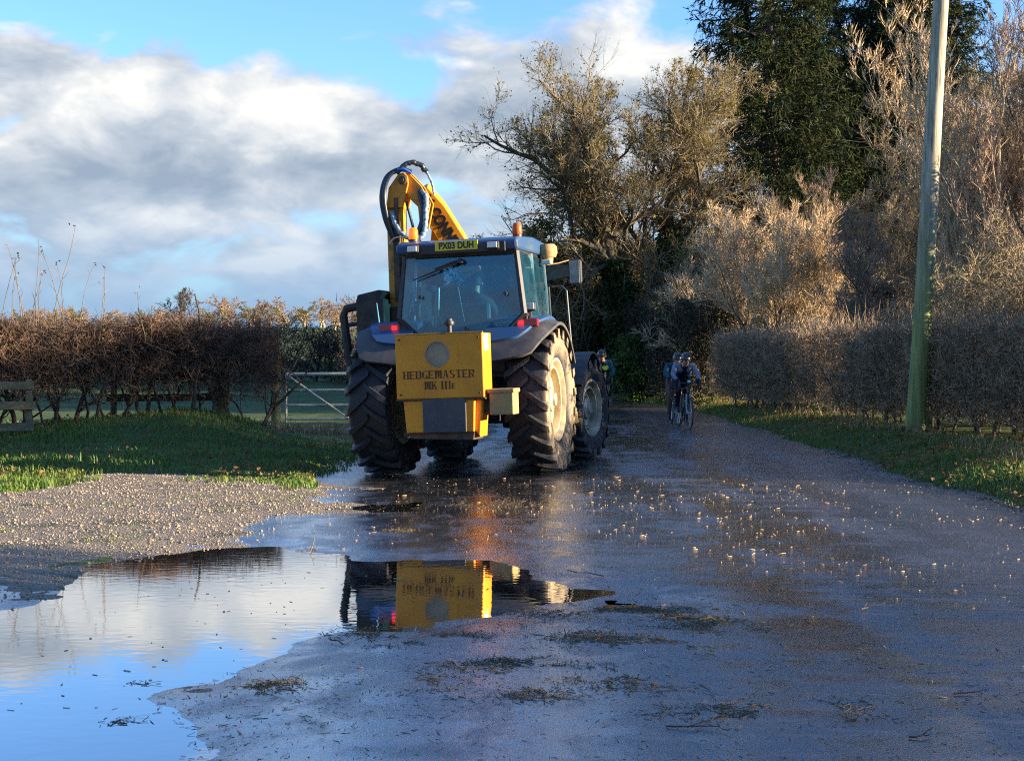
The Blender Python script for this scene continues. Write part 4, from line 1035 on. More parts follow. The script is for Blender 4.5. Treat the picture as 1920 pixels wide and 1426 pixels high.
def make_glass():
    m, nt, N, L, b = nodes_of('tinted_cab_glass')
    t = N.new('ShaderNodeBsdfTransparent'); t.inputs[0].default_value = (0.55, 0.80, 0.90, 1)
    gl = N.new('ShaderNodeBsdfGlossy'); gl.inputs['Roughness'].default_value = 0.04; gl.inputs['Color'].default_value = (0.62, 0.85, 1, 1)
    d = N.new('ShaderNodeBsdfDiffuse'); d.inputs['Color'].default_value = (0.06, 0.24, 0.38, 1)  # blue of the reflected sky put into the colour of the dust layer
    fr = N.new('ShaderNodeFresnel'); fr.inputs['IOR'].default_value = 1.65
    v = N.new('ShaderNodeTexCoord').outputs['Object']
    dust_sheen = mrange(N, L, noise_node(N, L, v, 4.0, 5, 0.6), 0.3, 0.75, 0.10, 0.22)
    m1 = N.new('ShaderNodeMixShader'); L.new(dust_sheen, m1.inputs[0]); L.new(t.outputs[0], m1.inputs[1]); L.new(d.outputs[0], m1.inputs[2])
    m2 = N.new('ShaderNodeMixShader'); L.new(fr.outputs[0], m2.inputs[0]); L.new(m1.outputs[0], m2.inputs[1]); L.new(gl.outputs[0], m2.inputs[2])
    L.new(m2.outputs[0], N['Material Output'].inputs[0]); return m
M_glass = make_glass()

def make_tyre_mat():
    m, nt, N, L, b = nodes_of('muddy_tyre')
    tc = N.new('ShaderNodeTexCoord'); v = tc.outputs['Object']
    sp = N.new('ShaderNodeSeparateXYZ'); L.new(v, sp.inputs[0])
    side = mrange(N, L, sp.outputs[0], 0.205, 0.262)             # mud is splashed over the outer side wall
    mp = N.new('ShaderNodeMapping'); L.new(v, mp.inputs[0]); mp.inputs['Scale'].default_value = (2.0, 1, 1)
    n = noise_node(N, L, mp.outputs[0], 5, 6, 0.7, 0.6); f = noise_node(N, L, v, 26, 4, 0.7)
    mud = N.new('ShaderNodeMath'); mud.operation = 'MULTIPLY'; L.new(side, mud.inputs[0]); L.new(mrange(N, L, n, 0.34, 0.56), mud.inputs[1])
    c = mixc(N, L, f, (0.34, 0.26, 0.16), (0.16, 0.125, 0.085))
    rub = mixc(N, L, mrange(N, L, f, 0.4, 0.7), (0.010, 0.011, 0.014), (0.026, 0.026, 0.028))
    L.new(mixc(N, L, mud.outputs[0], rub, c), b.inputs['Base Color'])
    b.inputs['Roughness'].default_value = 0.6
    bp = N.new('ShaderNodeBump'); bp.inputs['Strength'].default_value = 0.35; bp.inputs['Distance'].default_value = 0.02
    L.new(f, bp.inputs['Height']); L.new(bp.outputs[0], b.inputs['Normal'])
    return m
M_tyre = make_tyre_mat()

TRACTOR_LOC = (-0.600, 20.0, -0.012); TRACTOR_ROT = (0.0, R(-2.0), R(-14.0))
tractor = empty('tractor', TRACTOR_LOC, TRACTOR_ROT)
tag(tractor, 'blue tractor with grey wheel arches and glazed cab seen from behind on the wet lane', 'tractor')

def wheel(name, x, y, Rw, w, rim_r, lugs, outer, steer=0.0, rim_mat=None, lug_h=0.05):
    """outer = +1: the dished outside faces +x"""
    e = empty(name, (x, y, Rw), (0, 0, steer if outer > 0 else steer + PI), tractor)
    rb = Rw - lug_h; h = w / 2
    t = MB()
    prof = [(-h * 0.72, rim_r), (-h * 0.95, rim_r + (rb - rim_r) * 0.35), (-h, rim_r + (rb - rim_r) * 0.62), (-h * 0.93, rb - 0.035), (-h * 0.7, rb - 0.008), (0, rb),
            (h * 0.7, rb - 0.008), (h * 0.93, rb - 0.035), (h, rim_r + (rb - rim_r) * 0.62), (h * 0.95, rim_r + (rb - rim_r) * 0.35), (h * 0.72, rim_r)]
    t.lathe(prof, 56, 'x')
    for side in (-1, 1):
        for k in range(lugs):
            a0 = 2 * PI * (k + (0.5 if side > 0 else 0)) / lugs
            secs = []
            for s in np.linspace(0, 1, 6):
                xx = side * (-0.03 + s * (h + 0.03)); ang = a0 + (0.30 * s - 0.05 * s * s) * outer
                rad_out = Rw - 0.10 * max(0, s - 0.78) ** 1.2; rad_in = rb - 0.02 - 0.16 * max(0, s - 0.72) * (1 if s < 1 else 1.25)
                half = 0.028 + 0.016 * s
                xo = xx + (side * 0.012 if s > 0.95 else 0)
                secs.append([(xo, r_, ang + sg * half / Rw * (1.5 if r_ == rad_in else 1.0)) for (r_, sg) in ((rad_in, -1), (rad_out, -1), (rad_out, 1), (rad_in, 1))])
            vs = [(p[0], p[1] * math.cos(p[2]), p[1] * math.sin(p[2])) for sc in secs for p in sc]
            fs = [(i * 4 + j, i * 4 + (j + 1) % 4, (i + 1) * 4 + (j + 1) % 4, (i + 1) * 4 + j) for i in range(5) for j in range(4)]
            fs += [(0, 1, 2, 3), (20, 21, 22, 23)]
            t._add(vs, fs)
    t.build('tyre', M_tyre, e, smooth=35)
    r = MB()
    o = h * 0.72
    r.lathe([(o, rim_r + 0.03), (o + 0.02, rim_r + 0.035), (o + 0.022, rim_r + 0.005), (o - 0.03, rim_r - 0.02), (o - 0.06, rim_r - 0.025), (o - 0.065, rim_r - 0.065), (o - 0.02, rim_r - 0.075), (o - 0.02, rim_r - 0.10),
             (o - 0.12, rim_r - 0.11), (-o, rim_r - 0.03), (-o - 0.02, rim_r + 0.03)], 48, 'x')
    r.build('rim', rim_mat or M_rim, e, smooth=30)
    d = MB()
    d.lathe([(o - 0.11, rim_r - 0.105), (o - 0.14, rim_r - 0.16), (o - 0.20, rim_r * 0.42), (o - 0.14, rim_r * 0.36), (o - 0.13, 0.0001)], 40, 'x')
    d.build('wheel_disc', rim_mat or M_rim, e, smooth=30)
    hb = MB(); hb.lathe([(o - 0.16, 0.17), (o - 0.05, 0.15), (o - 0.03, 0.09), (o - 0.0, 0.08), (o, 0.0001)], 24, 'x')
    for k in range(8):
        a = 2 * PI * k / 8; hb.lathe([(o - 0.15, 0.018), (o - 0.09, 0.018), (o - 0.09, 0.0001)], 6, 'x', (0, 0.21 * math.cos(a), 0.21 * math.sin(a)))
    hb.build('hub', M_rimdark, e, smooth=40)
    return e
for sx in (1, -1):
    wheel('rear_wheel', sx * 1.045, 0, 0.92, 0.53, 0.50, 20, sx)
    wheel('front_wheel', sx * 1.005, 2.72, 0.72, 0.44, 0.385, 18, sx, R(-9), M_rimdark, 0.045)

def fender(sx):
    """arched wheel guard: blue inside, grey plastic outside"""
    def strip(x0, x1, rad, end_f, mats, name, th=0.04, parent=tractor, a_front=R(28)):
        nx, na = 8, 22; V = []; 
        for layer in (0, 1):
            for i in range(nx + 1):
                s = i / nx; x = x0 + (x1 - x0) * s; a_end = end_f(x)
                for j in range(na + 1):
                    a = a_front + (a_end - a_front) * j / na
                    rr = rad - 0.03 * (max(0, abs(x) - 1.10) / 0.22) ** 2 * 1.6 - (th if layer else 0)
                    V.append((sx * x, rr * math.cos(a), 0.92 + rr * math.sin(a)))
        n1 = (nx + 1) * (na + 1); F = []
        idx = lambda l, i, j: l * n1 + i * (na + 1) + j
        for i in range(nx):
            for j in range(na):
                F.append((idx(0, i, j), idx(0, i + 1, j), idx(0, i + 1, j + 1), idx(0, i, j + 1)))
                F.append((idx(1, i, j), idx(1, i, j + 1), idx(1, i + 1, j + 1), idx(1, i + 1, j)))
        for j in range(na):
            F.append((idx(0, 0, j), idx(0, 0, j + 1), idx(1, 0, j + 1), idx(1, 0, j))); F.append((idx(0, nx, j), idx(1, nx, j), idx(1, nx, j + 1), idx(0, nx, j + 1)))
        for i in range(nx):
            F.append((idx(0, i, 0), idx(1, i, 0), idx(1, i + 1, 0), idx(0, i + 1, 0))); F.append((idx(0, i, na), idx(0, i + 1, na), idx(1, i + 1, na), idx(1, i, na)))
        mb = MB(); mb._add(V, F); return mb.build(name, mats, parent, smooth=50)
    end = lambda x: R(180 - 33) + R(9) * (1 - abs(x)) - R(38) * max(0, (abs(x) - 1.05) / 0.28) ** 2.2 if True else 0
    f = strip(0.50, 1.33, 1.045, end, M_grey_plastic, 'wheel_arch')
    b = strip(0.48, 1.20, 1.085, lambda x: R(136) - R(5) * (x - 0.48) / 0.5 - R(34) * max(0, (x - 0.88) / 0.32) ** 2, M_blue, 'fender_cowl', 0.07)
    lm = MB(); lx = sx * 0.91 + 0.09; lm.box((lx, -0.47, 1.905), (0.29, 0.09, 0.095)); lamp = lm.build('tail_lamp', M_redlens, tractor, bevel=0.012)
    l2 = MB(); l2.box((lx + (-0.075 if sx > 0 else 0.075), -0.521, 1.905), (0.07, 0.016, 0.06)); l2.build('lit_bulb', M_redlit, lamp, bevel=0.006)
fender(1); fender(-1)

b = MB()
b.box((0, 0.0, 0.92), (1.55, 0.34, 0.34)); b.box((0, 0.05, 0.95), (0.62, 0.95, 0.62)); b.box((0, 1.2, 0.85), (0.5, 1.9, 0.45)); b.tube([(-1.0, 2.72, 0.70), (1.0, 2.72, 0.70)], 0.09, 10)
b.box((0, 2.6, 0.75), (0.5, 1.0, 0.4)); b.box((0, -0.62, 0.62), (0.26, 0.55, 0.12)); b.box((0, -0.45, 0.85), (0.5, 0.3, 0.5))
for s in (-1, 1): b.tube([(s * 0.36, -0.3, 0.62), (s * 0.42, -1.15, 0.55)], 0.045, 8); b.tube([(s * 0.42, -0.4, 1.2), (s * 0.42, -1.1, 0.6)], 0.035, 8)
b.build('chassis', M_chassis, tractor, bevel=0.012)
b = MB(); b.prism([(1.15, 0.95), (3.25, 0.95), (3.35, 1.15), (3.30, 1.48), (2.6, 1.66), (1.15, 1.78)], 'x', -0.40, 0.40); b.build('bonnet', M_blue, tractor, bevel=0.05)
b = MB(); b.box((0, 3.36, 1.2), (0.6, 0.06, 0.5)); b.build('grille', M_black, tractor, bevel=0.02)
b = MB(); b.box((0, 3.3, 0.62), (0.55, 0.5, 0.36)); b.build('front_weight', M_chassis, tractor, bevel=0.03)
# fuel tank and steps on each side, front mudguards
for s in (-1, 1):
    b = MB(); b.prism([(0.95, 0.48), (1.75, 0.48), (1.80, 0.95), (1.55, 1.05), (0.95, 1.05)], 'x', s * 0.42, s * 0.86); b.build('fuel_tank', M_black, tractor, bevel=0.04)
    b = MB()
    for z in (0.45, 0.72, 0.98): b.box((s * 0.98, 1.12, z), (0.26, 0.30, 0.03))
    b.box((s * 0.86, 0.99, 0.75), (0.02, 0.03, 0.7)); b.box((s * 1.10, 0.99, 0.75), (0.02, 0.03, 0.7)); b.build('step', M_black, tractor)
    b = MB(); n = 12
    pr = []
    for k in range(n + 1):
        a = R(20 + 135 * k / n); pr.append((2.72 + 0.80 * math.cos(a), 0.74 + 0.80 * math.sin(a)))
    for k in range(n, -1, -1):
        a = R(20 + 135 * k / n); pr.append((2.72 + 0.775 * math.cos(a), 0.74 + 0.775 * math.sin(a)))
    for k in range(n):
        a0, a1 = R(20 + 135 * k / n), R(20 + 135 * (k + 1) / n)
        b._add([(s * x, 2.72 + r_ * math.cos(a), 0.74 + r_ * math.sin(a)) for x in (0.78, 1.22) for r_ in (0.80, 0.775) for a in (a0, a1)],
               [(0, 1, 5, 4), (2, 6, 7, 3), (0, 4, 6, 2), (1, 3, 7, 5), (0, 2, 3, 1), (4, 5, 7, 6)])
    b.build('front_mudguard', M_grey_plastic, tractor, smooth=40)
# round tank and brackets seen between the right wheels
b = MB(); b.lathe([(0.88, 0.0001), (0.88, 0.27), (0.90, 0.30), (1.10, 0.30), (1.12, 0.27), (1.12, 0.0001)], 28, 'x', (0, 1.55, 0.95)); b.build('air_tank', M_rim, tractor, smooth=40)
b = MB(); b.tube([(1.12, 1.35, 1.0), (1.14, 1.75, 0.55)], 0.03, 8); b.box((1.0, 1.6, 0.62), (0.3, 0.4, 0.16)); b.lathe([(1.1, 0.0001), (1.1, 0.06), (1.2, 0.06), (1.2, 0.0001)], 12, 'x', (0, 1.82, 0.55)); b.build('step_bracket', M_tan, tractor, bevel=0.01)

# cab --------------------------------------------------------------
CAB_DX = 0.15
P_rear = [(-0.72, 2.80), (0.72, 2.80), (0.80, 2.02), (0.54, 1.79), (-0.54, 1.79), (-0.80, 2.02)]
b = MB()   # pillars and frame of the cab
def bar(a, c, r=0.035): b.tube([a, c], r, 6)
yr, yf = -0.50, 1.08
for s in (-1, 1):
    bar((s * 0.735, yr + 0.05, 2.82), (s * 0.825, yr, 2.02), 0.042); bar((s * 0.825, yr, 2.02), (s * 0.56, yr, 1.77), 0.04); bar((s * 0.72, yf, 2.80), (s * 0.78, yf + 0.10, 1.45), 0.04)
    bar((s * 0.76, 0.22, 2.82), (s * 0.84, 0.22, 1.35), 0.032); bar((s * 0.825, yr, 2.02), (s * 0.84, 0.22, 1.95), 0.03); bar((s * 0.80, 0.22, 1.35), (s * 0.80, yf + 0.1, 1.35), 0.035)
    bar((s * 0.735, yr + 0.05, 2.82), (s * 0.72, yf, 2.80), 0.04)
bar((-0.56, yr, 1.77), (0.56, yr, 1.77), 0.045); bar((-0.73, yr + .05, 2.82), (0.73, yr + .05, 2.82), 0.05); bar((-0.72, yf, 2.80), (0.72, yf, 2.80), 0.04); bar((-0.78, yf + .1, 1.6), (0.78, yf + .1, 1.6), 0.04)
b.build('cab_frame', M_black, tractor, smooth=40)
b = MB(); b.box((0, 0.30, 1.30), (1.45, 1.50, 0.14)); b.prism([(-0.56, 1.30), (0.56, 1.30), (0.56, 1.75), (-0.56, 1.75)], 'y', yr - 0.02, yr + 0.05)
b.prism([(0.50, 1.30), (0.86, 1.5), (0.86, 2.0), (0.56, 1.76)], 'y', yr - 0.0, yr + 0.04); b.prism([(-0.50, 1.30), (-0.86, 1.5), (-0.86, 2.0), (-0.56, 1.76)], 'y', yr - 0.0, yr + 0.04)
b.build('cab_floor', M_black, tractor, bevel=0.01)
def pane(name, pts, parent=tractor, th=0.008, nrm=(0, 1, 0)):
    mb = MB(); n = len(pts); o = Vector(nrm) * th
    V = [Vector(p) for p in pts] + [Vector(p) + o for p in pts]
    mb._add(V, [list(range(n))[::-1], [n + i for i in range(n)]] + [(i, (i + 1) % n, n + (i + 1) % n, n + i) for i in range(n)])
    return mb.build(name, M_glass, parent)
rw = pane('rear_window', [(x * 0.985, yr - 0.035 + (0.05 if z > 2.5 else 0), z) for x, z in P_rear])
for s in (-1, 1):
    pane('side_window', [(s * 0.755, yr + 0.08, 2.80), (s * 0.84, yr + 0.03, 2.02), (s * 0.865, 0.20, 1.96), (s * 0.785, 0.20, 2.80)], nrm=(-s, 0, 0))
    pane('door_glass', [(s * 0.785, 0.24, 2.80), (s * 0.865, 0.24, 1.40), (s * 0.825, yf + 0.07, 1.42), (s * 0.755, yf, 2.78)], nrm=(-s, 0, 0))
pane('windscreen', [(-0.70, yf + 0.01, 2.78), (0.70, yf + 0.01, 2.78), (0.76, yf + 0.10, 1.62), (-0.76, yf + 0.10, 1.62)])
w = MB(); w.tube([(0.02, yr - 0.075, 2.715), (-0.30, yr - 0.085, 2.60), (-0.60, yr - 0.085, 2.50)], [0.022, 0.012, 0.007], 6); w.tube([(-0.02, yr - 0.08, 2.715), (-0.30, yr - 0.09, 2.622)], 0.016, 6)
w.lathe([(yr - 0.11, 0.0001), (yr - 0.11, 0.03), (yr - 0.03, 0.03)], 12, 'y', (0.03, 0, 2.72)); w.build('wiper', M_black, rw)
for (x, z) in ((-0.52, 2.28), (0.60, 2.28)):
    k = MB(); k.lathe([(yr - 0.075, 0.0001), (yr - 0.075, 0.024), (yr - 0.03, 0.026)], 14, 'y', (x, 0, z)); k.build('window_stay', M_black, rw)
k = MB(); k.lathe([(yr - 0.07, 0.0001), (yr - 0.07, 0.022), (yr - 0.03, 0.024)], 14, 'y', (0.07, 0, 1.86)); k.build('window_catch', M_black, rw)

# roof
b = MB()
b.prism([(-0.64, 2.83), (1.22, 2.83), (1.26, 2.90), (1.18, 3.00), (0.3, 3.045), (-0.50, 3.0), (-0.66, 2.955)], 'x', -0.80, 0.80)
b.build('cab_roof', M_blue, tractor, bevel=0.035)
b = MB(); b.box((0, -0.665, 2.872), (1.30, 0.05, 0.125)); b.build('roof_rear_panel', M_black, tractor, bevel=0.01)
b = MB(); b.box((0.02, -0.70, 2.905), (0.56, 0.012, 0.118)); pl = b.build('number_plate', M_platey, tractor, bevel=0.003)
tx = text_mesh('plate_lettering', 'PX03 DUH', 0.118, M_inkblack, pl, (0.02, -0.709, 2.904), (R(90), 0, 0), 0.0035, xscale=0.84)
for sx, lit in ((-1, 1), (1, 0)):
    bm_ = M_amber if lit else M_amber_dull
    x, y = (-0.63, -0.42) if sx < 0 else (0.72, -0.30)
    b = MB(); b.lathe([(2.98, 0.0001), (2.98, 0.062), (3.035, 0.062), (3.04, 0.05), (3.04, 0.0001)], 20, 'z', (x, y, 0)); base = b.build('beacon_base', M_black, tractor, smooth=40)
    b = MB(); b.lathe([(3.035, 0.058), (3.06, 0.064), (3.15, 0.060), (3.185, 0.045), (3.19, 0.0001)], 24, 'z', (x, y, 0)); b.build('beacon', bm_, tractor, smooth=40)
    # work lamps under the roof edge
    xw = -0.55 if sx < 0 else 0.50
    b = MB(); b.box((xw, -0.72, 2.885), (0.165, 0.08, 0.105)); lp = b.build('work_lamp', M_black, tractor, bevel=0.02)
    b = MB(); b.box((xw, -0.762, 2.887), (0.125, 0.012, 0.07)); b.build('lamp_glass', M_lens, lp, bevel=0.01)
    if sx < 0: lp.rotation_euler = (0, 0, 0)
b = MB(); b.lathe([(2.80, 0.0001), (2.80, 0.11), (2.86, 0.135), (2.94, 0.13), (2.975, 0.10), (2.98, 0.0001)], 26, 'z', (0.87, 0.75, 0)); b.lathe([(2.71, 0.07), (2.80, 0.08)], 16, 'z', (0.87, 0.75, 0)); b.build('air_filter', M_tan, tractor, smooth=40)
b = MB(); b.box((0.88, 0.66, 2.735), (0.13, 0.10, 0.06)); b.build('side_work_lamp', M_lens, tractor, bevel=0.015)
# mirror on its arm
for s in (1,):
    b = MB(); b.prism([(0.80, 2.50), (1.14, 2.54), (1.14, 2.70), (0.88, 2.72), (0.80, 2.64)], 'y', 0.95, 1.0); b.build('mirror_arm', M_black, tractor, bevel=0.015)
    b = MB(); b.box((1.21, 0.93, 2.60), (0.175, 0.09, 0.35)); mr = b.build('mirror', M_black, tractor, bevel=0.044)
    b = MB(); b.box((1.205, 0.880, 2.60), (0.135, 0.012, 0.30)); b.build('mirror_glass', M_mirrorback, mr, bevel=0.005)
    b = MB(); b.tube([(0.86, 0.7, 2.70), (1.0, 0.8, 2.72), (1.12, 0.9, 2.76), (1.16, 0.95, 2.74)], 0.008, 6); b.build('lamp_cable', M_tan, tractor)
    b = MB(); b.tube([(0.86, 0.98, 2.42), (1.0, 1.0, 2.42), (1.06, 1.0, 2.36), (1.08, 1.02, 1.9), (1.10, 1.05, 1.45)], 0.016, 8); b.tube([(0.90, 0.62, 2.40), (0.93, 0.62, 1.45)], 0.014, 8); b.build('grab_rail', M_black, tractor)
b = MB(); b.box((0.86, -0.36, 2.11), (0.17, 0.07, 0.11)); ind = b.build('side_lamp', M_black, tractor, bevel=0.015)
b = MB(); b.box((0.86, -0.40, 2.115), (0.14, 0.014, 0.08)); b.build('lamp_glass', M_lens, ind, bevel=0.01)
b = MB(); b.tube([(0.86, -0.34, 2.06), (0.85, -0.32, 1.98)], 0.03, 8); b.build('lamp_stalk', M_black, tractor)
b = MB(); b.tube([(0.46, 1.45, 1.7), (0.46, 1.45, 2.75), (0.46, 1.50, 2.85)], 0.045, 12); b.build('exhaust_pipe', M_rustdark, tractor, smooth=40)
# inside the cab
b = MB(); b.box((0.02, 0.18, 1.62), (0.52, 0.50, 0.13)); b.prism([(-0.09, 1.62), (0.03, 1.64), (-0.02, 2.20), (-0.10, 2.20)], 'x', -0.22, 0.27); b.box((0.02, 0.2, 1.46), (0.34, 0.34, 0.2)); b.build('driver_seat', M_seat, tractor, bevel=0.04)
b = MB(); b.tube([(0.0, 1.0, 1.5), (0.0, 0.72, 1.92)], 0.035, 8)
ring = [(0.20 * math.cos(a), 0.70 + 0.20 * math.sin(a) * 0.75, 1.94 + 0.20 * math.sin(a) * 0.6) for a in np.linspace(0, 2 * PI, 21)]
b.tube(ring, 0.014, 6); b.box((0, 0.98, 1.62), (0.7, 0.2, 0.35)); b.build('steering_wheel', M_black, tractor)
b = MB(); b.tube([(-0.30, -0.1, 1.9), (-0.42, -0.1, 2.05), (-0.42, -0.05, 2.42), (-0.25, 0, 2.46)], 0.014, 6); b.tube([(-0.05, -0.45, 2.4), (0.03, -0.48, 1.95)], 0.008, 6); b.build('control_rail', M_steel, tractor)
b = MB(); b.box((0.58, 0.25, 1.62), (0.28, 0.8, 0.32)); b.build('side_console', M_grey_plastic, tractor, bevel=0.04)

for o in tractor.children:      # the cab sits a little to the right of the wheel centre line
    if o.name.split('.')[0] in ('cab_frame', 'cab_floor', 'rear_window', 'side_window', 'door_glass', 'windscreen', 'cab_roof', 'roof_rear_panel', 'number_plate', 'beacon_base', 'beacon', 'work_lamp', 'air_filter',
                                'side_work_lamp', 'mirror_arm', 'mirror', 'lamp_cable', 'grab_rail', 'side_lamp', 'lamp_stalk', 'driver_seat', 'steering_wheel', 'control_rail', 'side_console'):
        o.location.x += CAB_DX
# ------------------------------------------------------------------ hedge cutter mounted on the tractor
cutter = empty('hedge_cutter', TRACTOR_LOC, TRACTOR_ROT)
tag(cutter, 'yellow hedge cutter with rear box, folded arm and flail head mounted on the blue tractor', 'hedge cutter')
BX, BY = 0.21, -1.36     # box centre and front face
b = MB()
yb = BY - 0.40
# upper box: rear face leans very slightly, with a round opening
def ring_plate(mb, x0, x1, z0, z1, cx, cz, r, y0, y1, n=32):
    """rectangular plate with a round hole, from y0 (rear) to y1"""
    V = []; 
    per = []
    for k in range(n):
        a = 2 * PI * k / n; c, s = math.cos(a), math.sin(a)
        t = min(((x1 - cx) / c if c > 1e-6 else 1e9), ((x0 - cx) / c if c < -1e-6 else 1e9), ((z1 - cz) / s if s > 1e-6 else 1e9), ((z0 - cz) / s if s < -1e-6 else 1e9))
        per.append((cx + t * c, cz + t * s))
    # push the nearest perimeter samples into the true corners
    for (X_, Z_) in ((x0, z0), (x1, z0), (x0, z1), (x1, z1)):
        i = min(range(n), key=lambda q: (per[q][0] - X_) ** 2 + (per[q][1] - Z_) ** 2); per[i] = (X_, Z_)
    for y in (y0, y1):
        for k in range(n): V.append((per[k][0], y, per[k][1]))
        for k in range(n):
            a = 2 * PI * k / n; V.append((cx + r * math.cos(a), y, cz + r * math.sin(a)))
    F = []
    for k in range(n):
        q = (k + 1) % n
        F += [(k, q, n + q, n + k), (2 * n + k, 3 * n + k, 3 * n + q, 2 * n + q), (n + k, n + q, 3 * n + q, 3 * n + k), (k, 2 * n + k, 2 * n + q, q)]
    mb._add(V, F)
hx = 0.545
ring_plate(b, BX - hx, BX + hx, 1.005, 1.775, BX - 0.02, 1.535, 0.142, yb, yb + 0.05)
b.box((BX, (yb + 0.052 + BY) / 2, 1.39), (2 * hx - 0.006, BY - yb - 0.05, 0.766))
up = b.build('oil_tank', M_yellow, cutter, bevel=0.012)
b = MB(); b.lathe([(yb + 0.012, 0.0001), (yb + 0.012, 0.141)], 32, 'y', (BX - 0.02, 0, 1.535)); b.lathe([(yb - 0.004, 0.142), (yb - 0.004, 0.156), (yb + 0.002, 0.158)], 32, 'y', (BX - 0.02, 0, 1.535)); b.build('round_opening', M_brown_disc, up)
for (x_, z_) in ((-0.49, 1.06), (0.49, 1.06), (-0.49, 1.72), (0.49, 1.72)):
    k = MB(); k.lathe([(yb - 0.010, 0.0001), (yb - 0.010, 0.013), (yb + 0.002, 0.015)], 6, 'y', (BX + x_, 0, z_)); k.build('bolt', M_rustdark, up)
k = MB(); k.box((BX, yb + 0.012, 1.781), (2 * hx + 0.012, 0.03, 0.014)); k.build('lid_edge', M_yellow_worn, up, bevel=0.004)
b = MB(); b.box((BX + hx + 0.004, yb + 0.14, 1.66), (0.004, 0.20, 0.20)); b.build('white_tape', M_whitetape, up)
b = MB()
b.box((BX, (yb + BY) / 2 + 0.01, 0.995), (2 * hx + 0.02, BY - yb + 0.02, 0.018)); b.build('seam_strip', M_rustdark, up)
b = MB()
b.prism([(BX - 0.47, 0.985), (BX + 0.42, 0.985), (BX + 0.40, 0.60), (BX - 0.44, 0.60)], 'y', yb + 0.02, BY)
b.prism([(BX + 0.424, 0.985), (BX + 0.50, 0.985), (BX + 0.46, 0.53), (BX + 0.404, 0.60)], 'y', yb + 0.07, BY)
b.build('lower_tank', M_yellow, cutter, bevel=0.012)
b = MB(); b.prism([(BX - 0.455, 0.597), (BX + 0.40, 0.597), (BX + 0.38, 0.50), (BX - 0.40, 0.53)], 'y', yb + 0.06, BY + 0.1); b.build('skid_plate', M_rustdark, cutter, bevel=0.01)
b = MB(); b.box((BX + 0.045, yb + 0.008, 0.80), (0.54, 0.022, 0.405)); b.build('rubber_flap', M_mudflap, cutter, bevel=0.01)
b = MB(); b.box((BX + 0.73, yb + 0.22, 0.925), (0.29, 0.28, 0.27)); tb = b.build('tool_box', M_tan, cutter, bevel=0.012)
b = MB(); b.box((BX + 0.73, yb + 0.22, 1.075), (0.325, 0.315, 0.05)); b.build('tool_box_lid', M_tan, tb, bevel=0.012)
b = MB(); b.box((BX + 0.53, yb + 0.24, 0.92), (0.14, 0.12, 0.22)); b.tube([(BX + 0.45, yb + .3, 0.82), (BX + 0.62, yb + .3, 0.86)], 0.05, 8); b.build('tool_box_bracket', M_rustdark, cutter, bevel=0.01)
b = MB(); b.lathe([(1.775, 0.0001), (1.775, 0.032), (1.88, 0.032), (1.88, 0.062), (1.90, 0.066), (1.925, 0.062), (1.93, 0.045), (1.955, 0.04), (1.96, 0.0001)], 16, 'z', (BX + 0.09, yb + 0.18, 0)); b.build('filler_cap', M_black, cutter, smooth=40)
b = MB(); b.tube([(BX + 0.0, -1.35, 0.75), (0.5, -0.75, 0.85)], 0.06, 8); b.tube([(BX - 0.3, -1.35, 0.75), (-0.4, -0.7, 0.85)], 0.06, 8); b.box((BX - 0.1, -1.2, 1.0), (0.9, 0.3, 0.5)); b.build('mounting_frame', M_chassis, cutter)

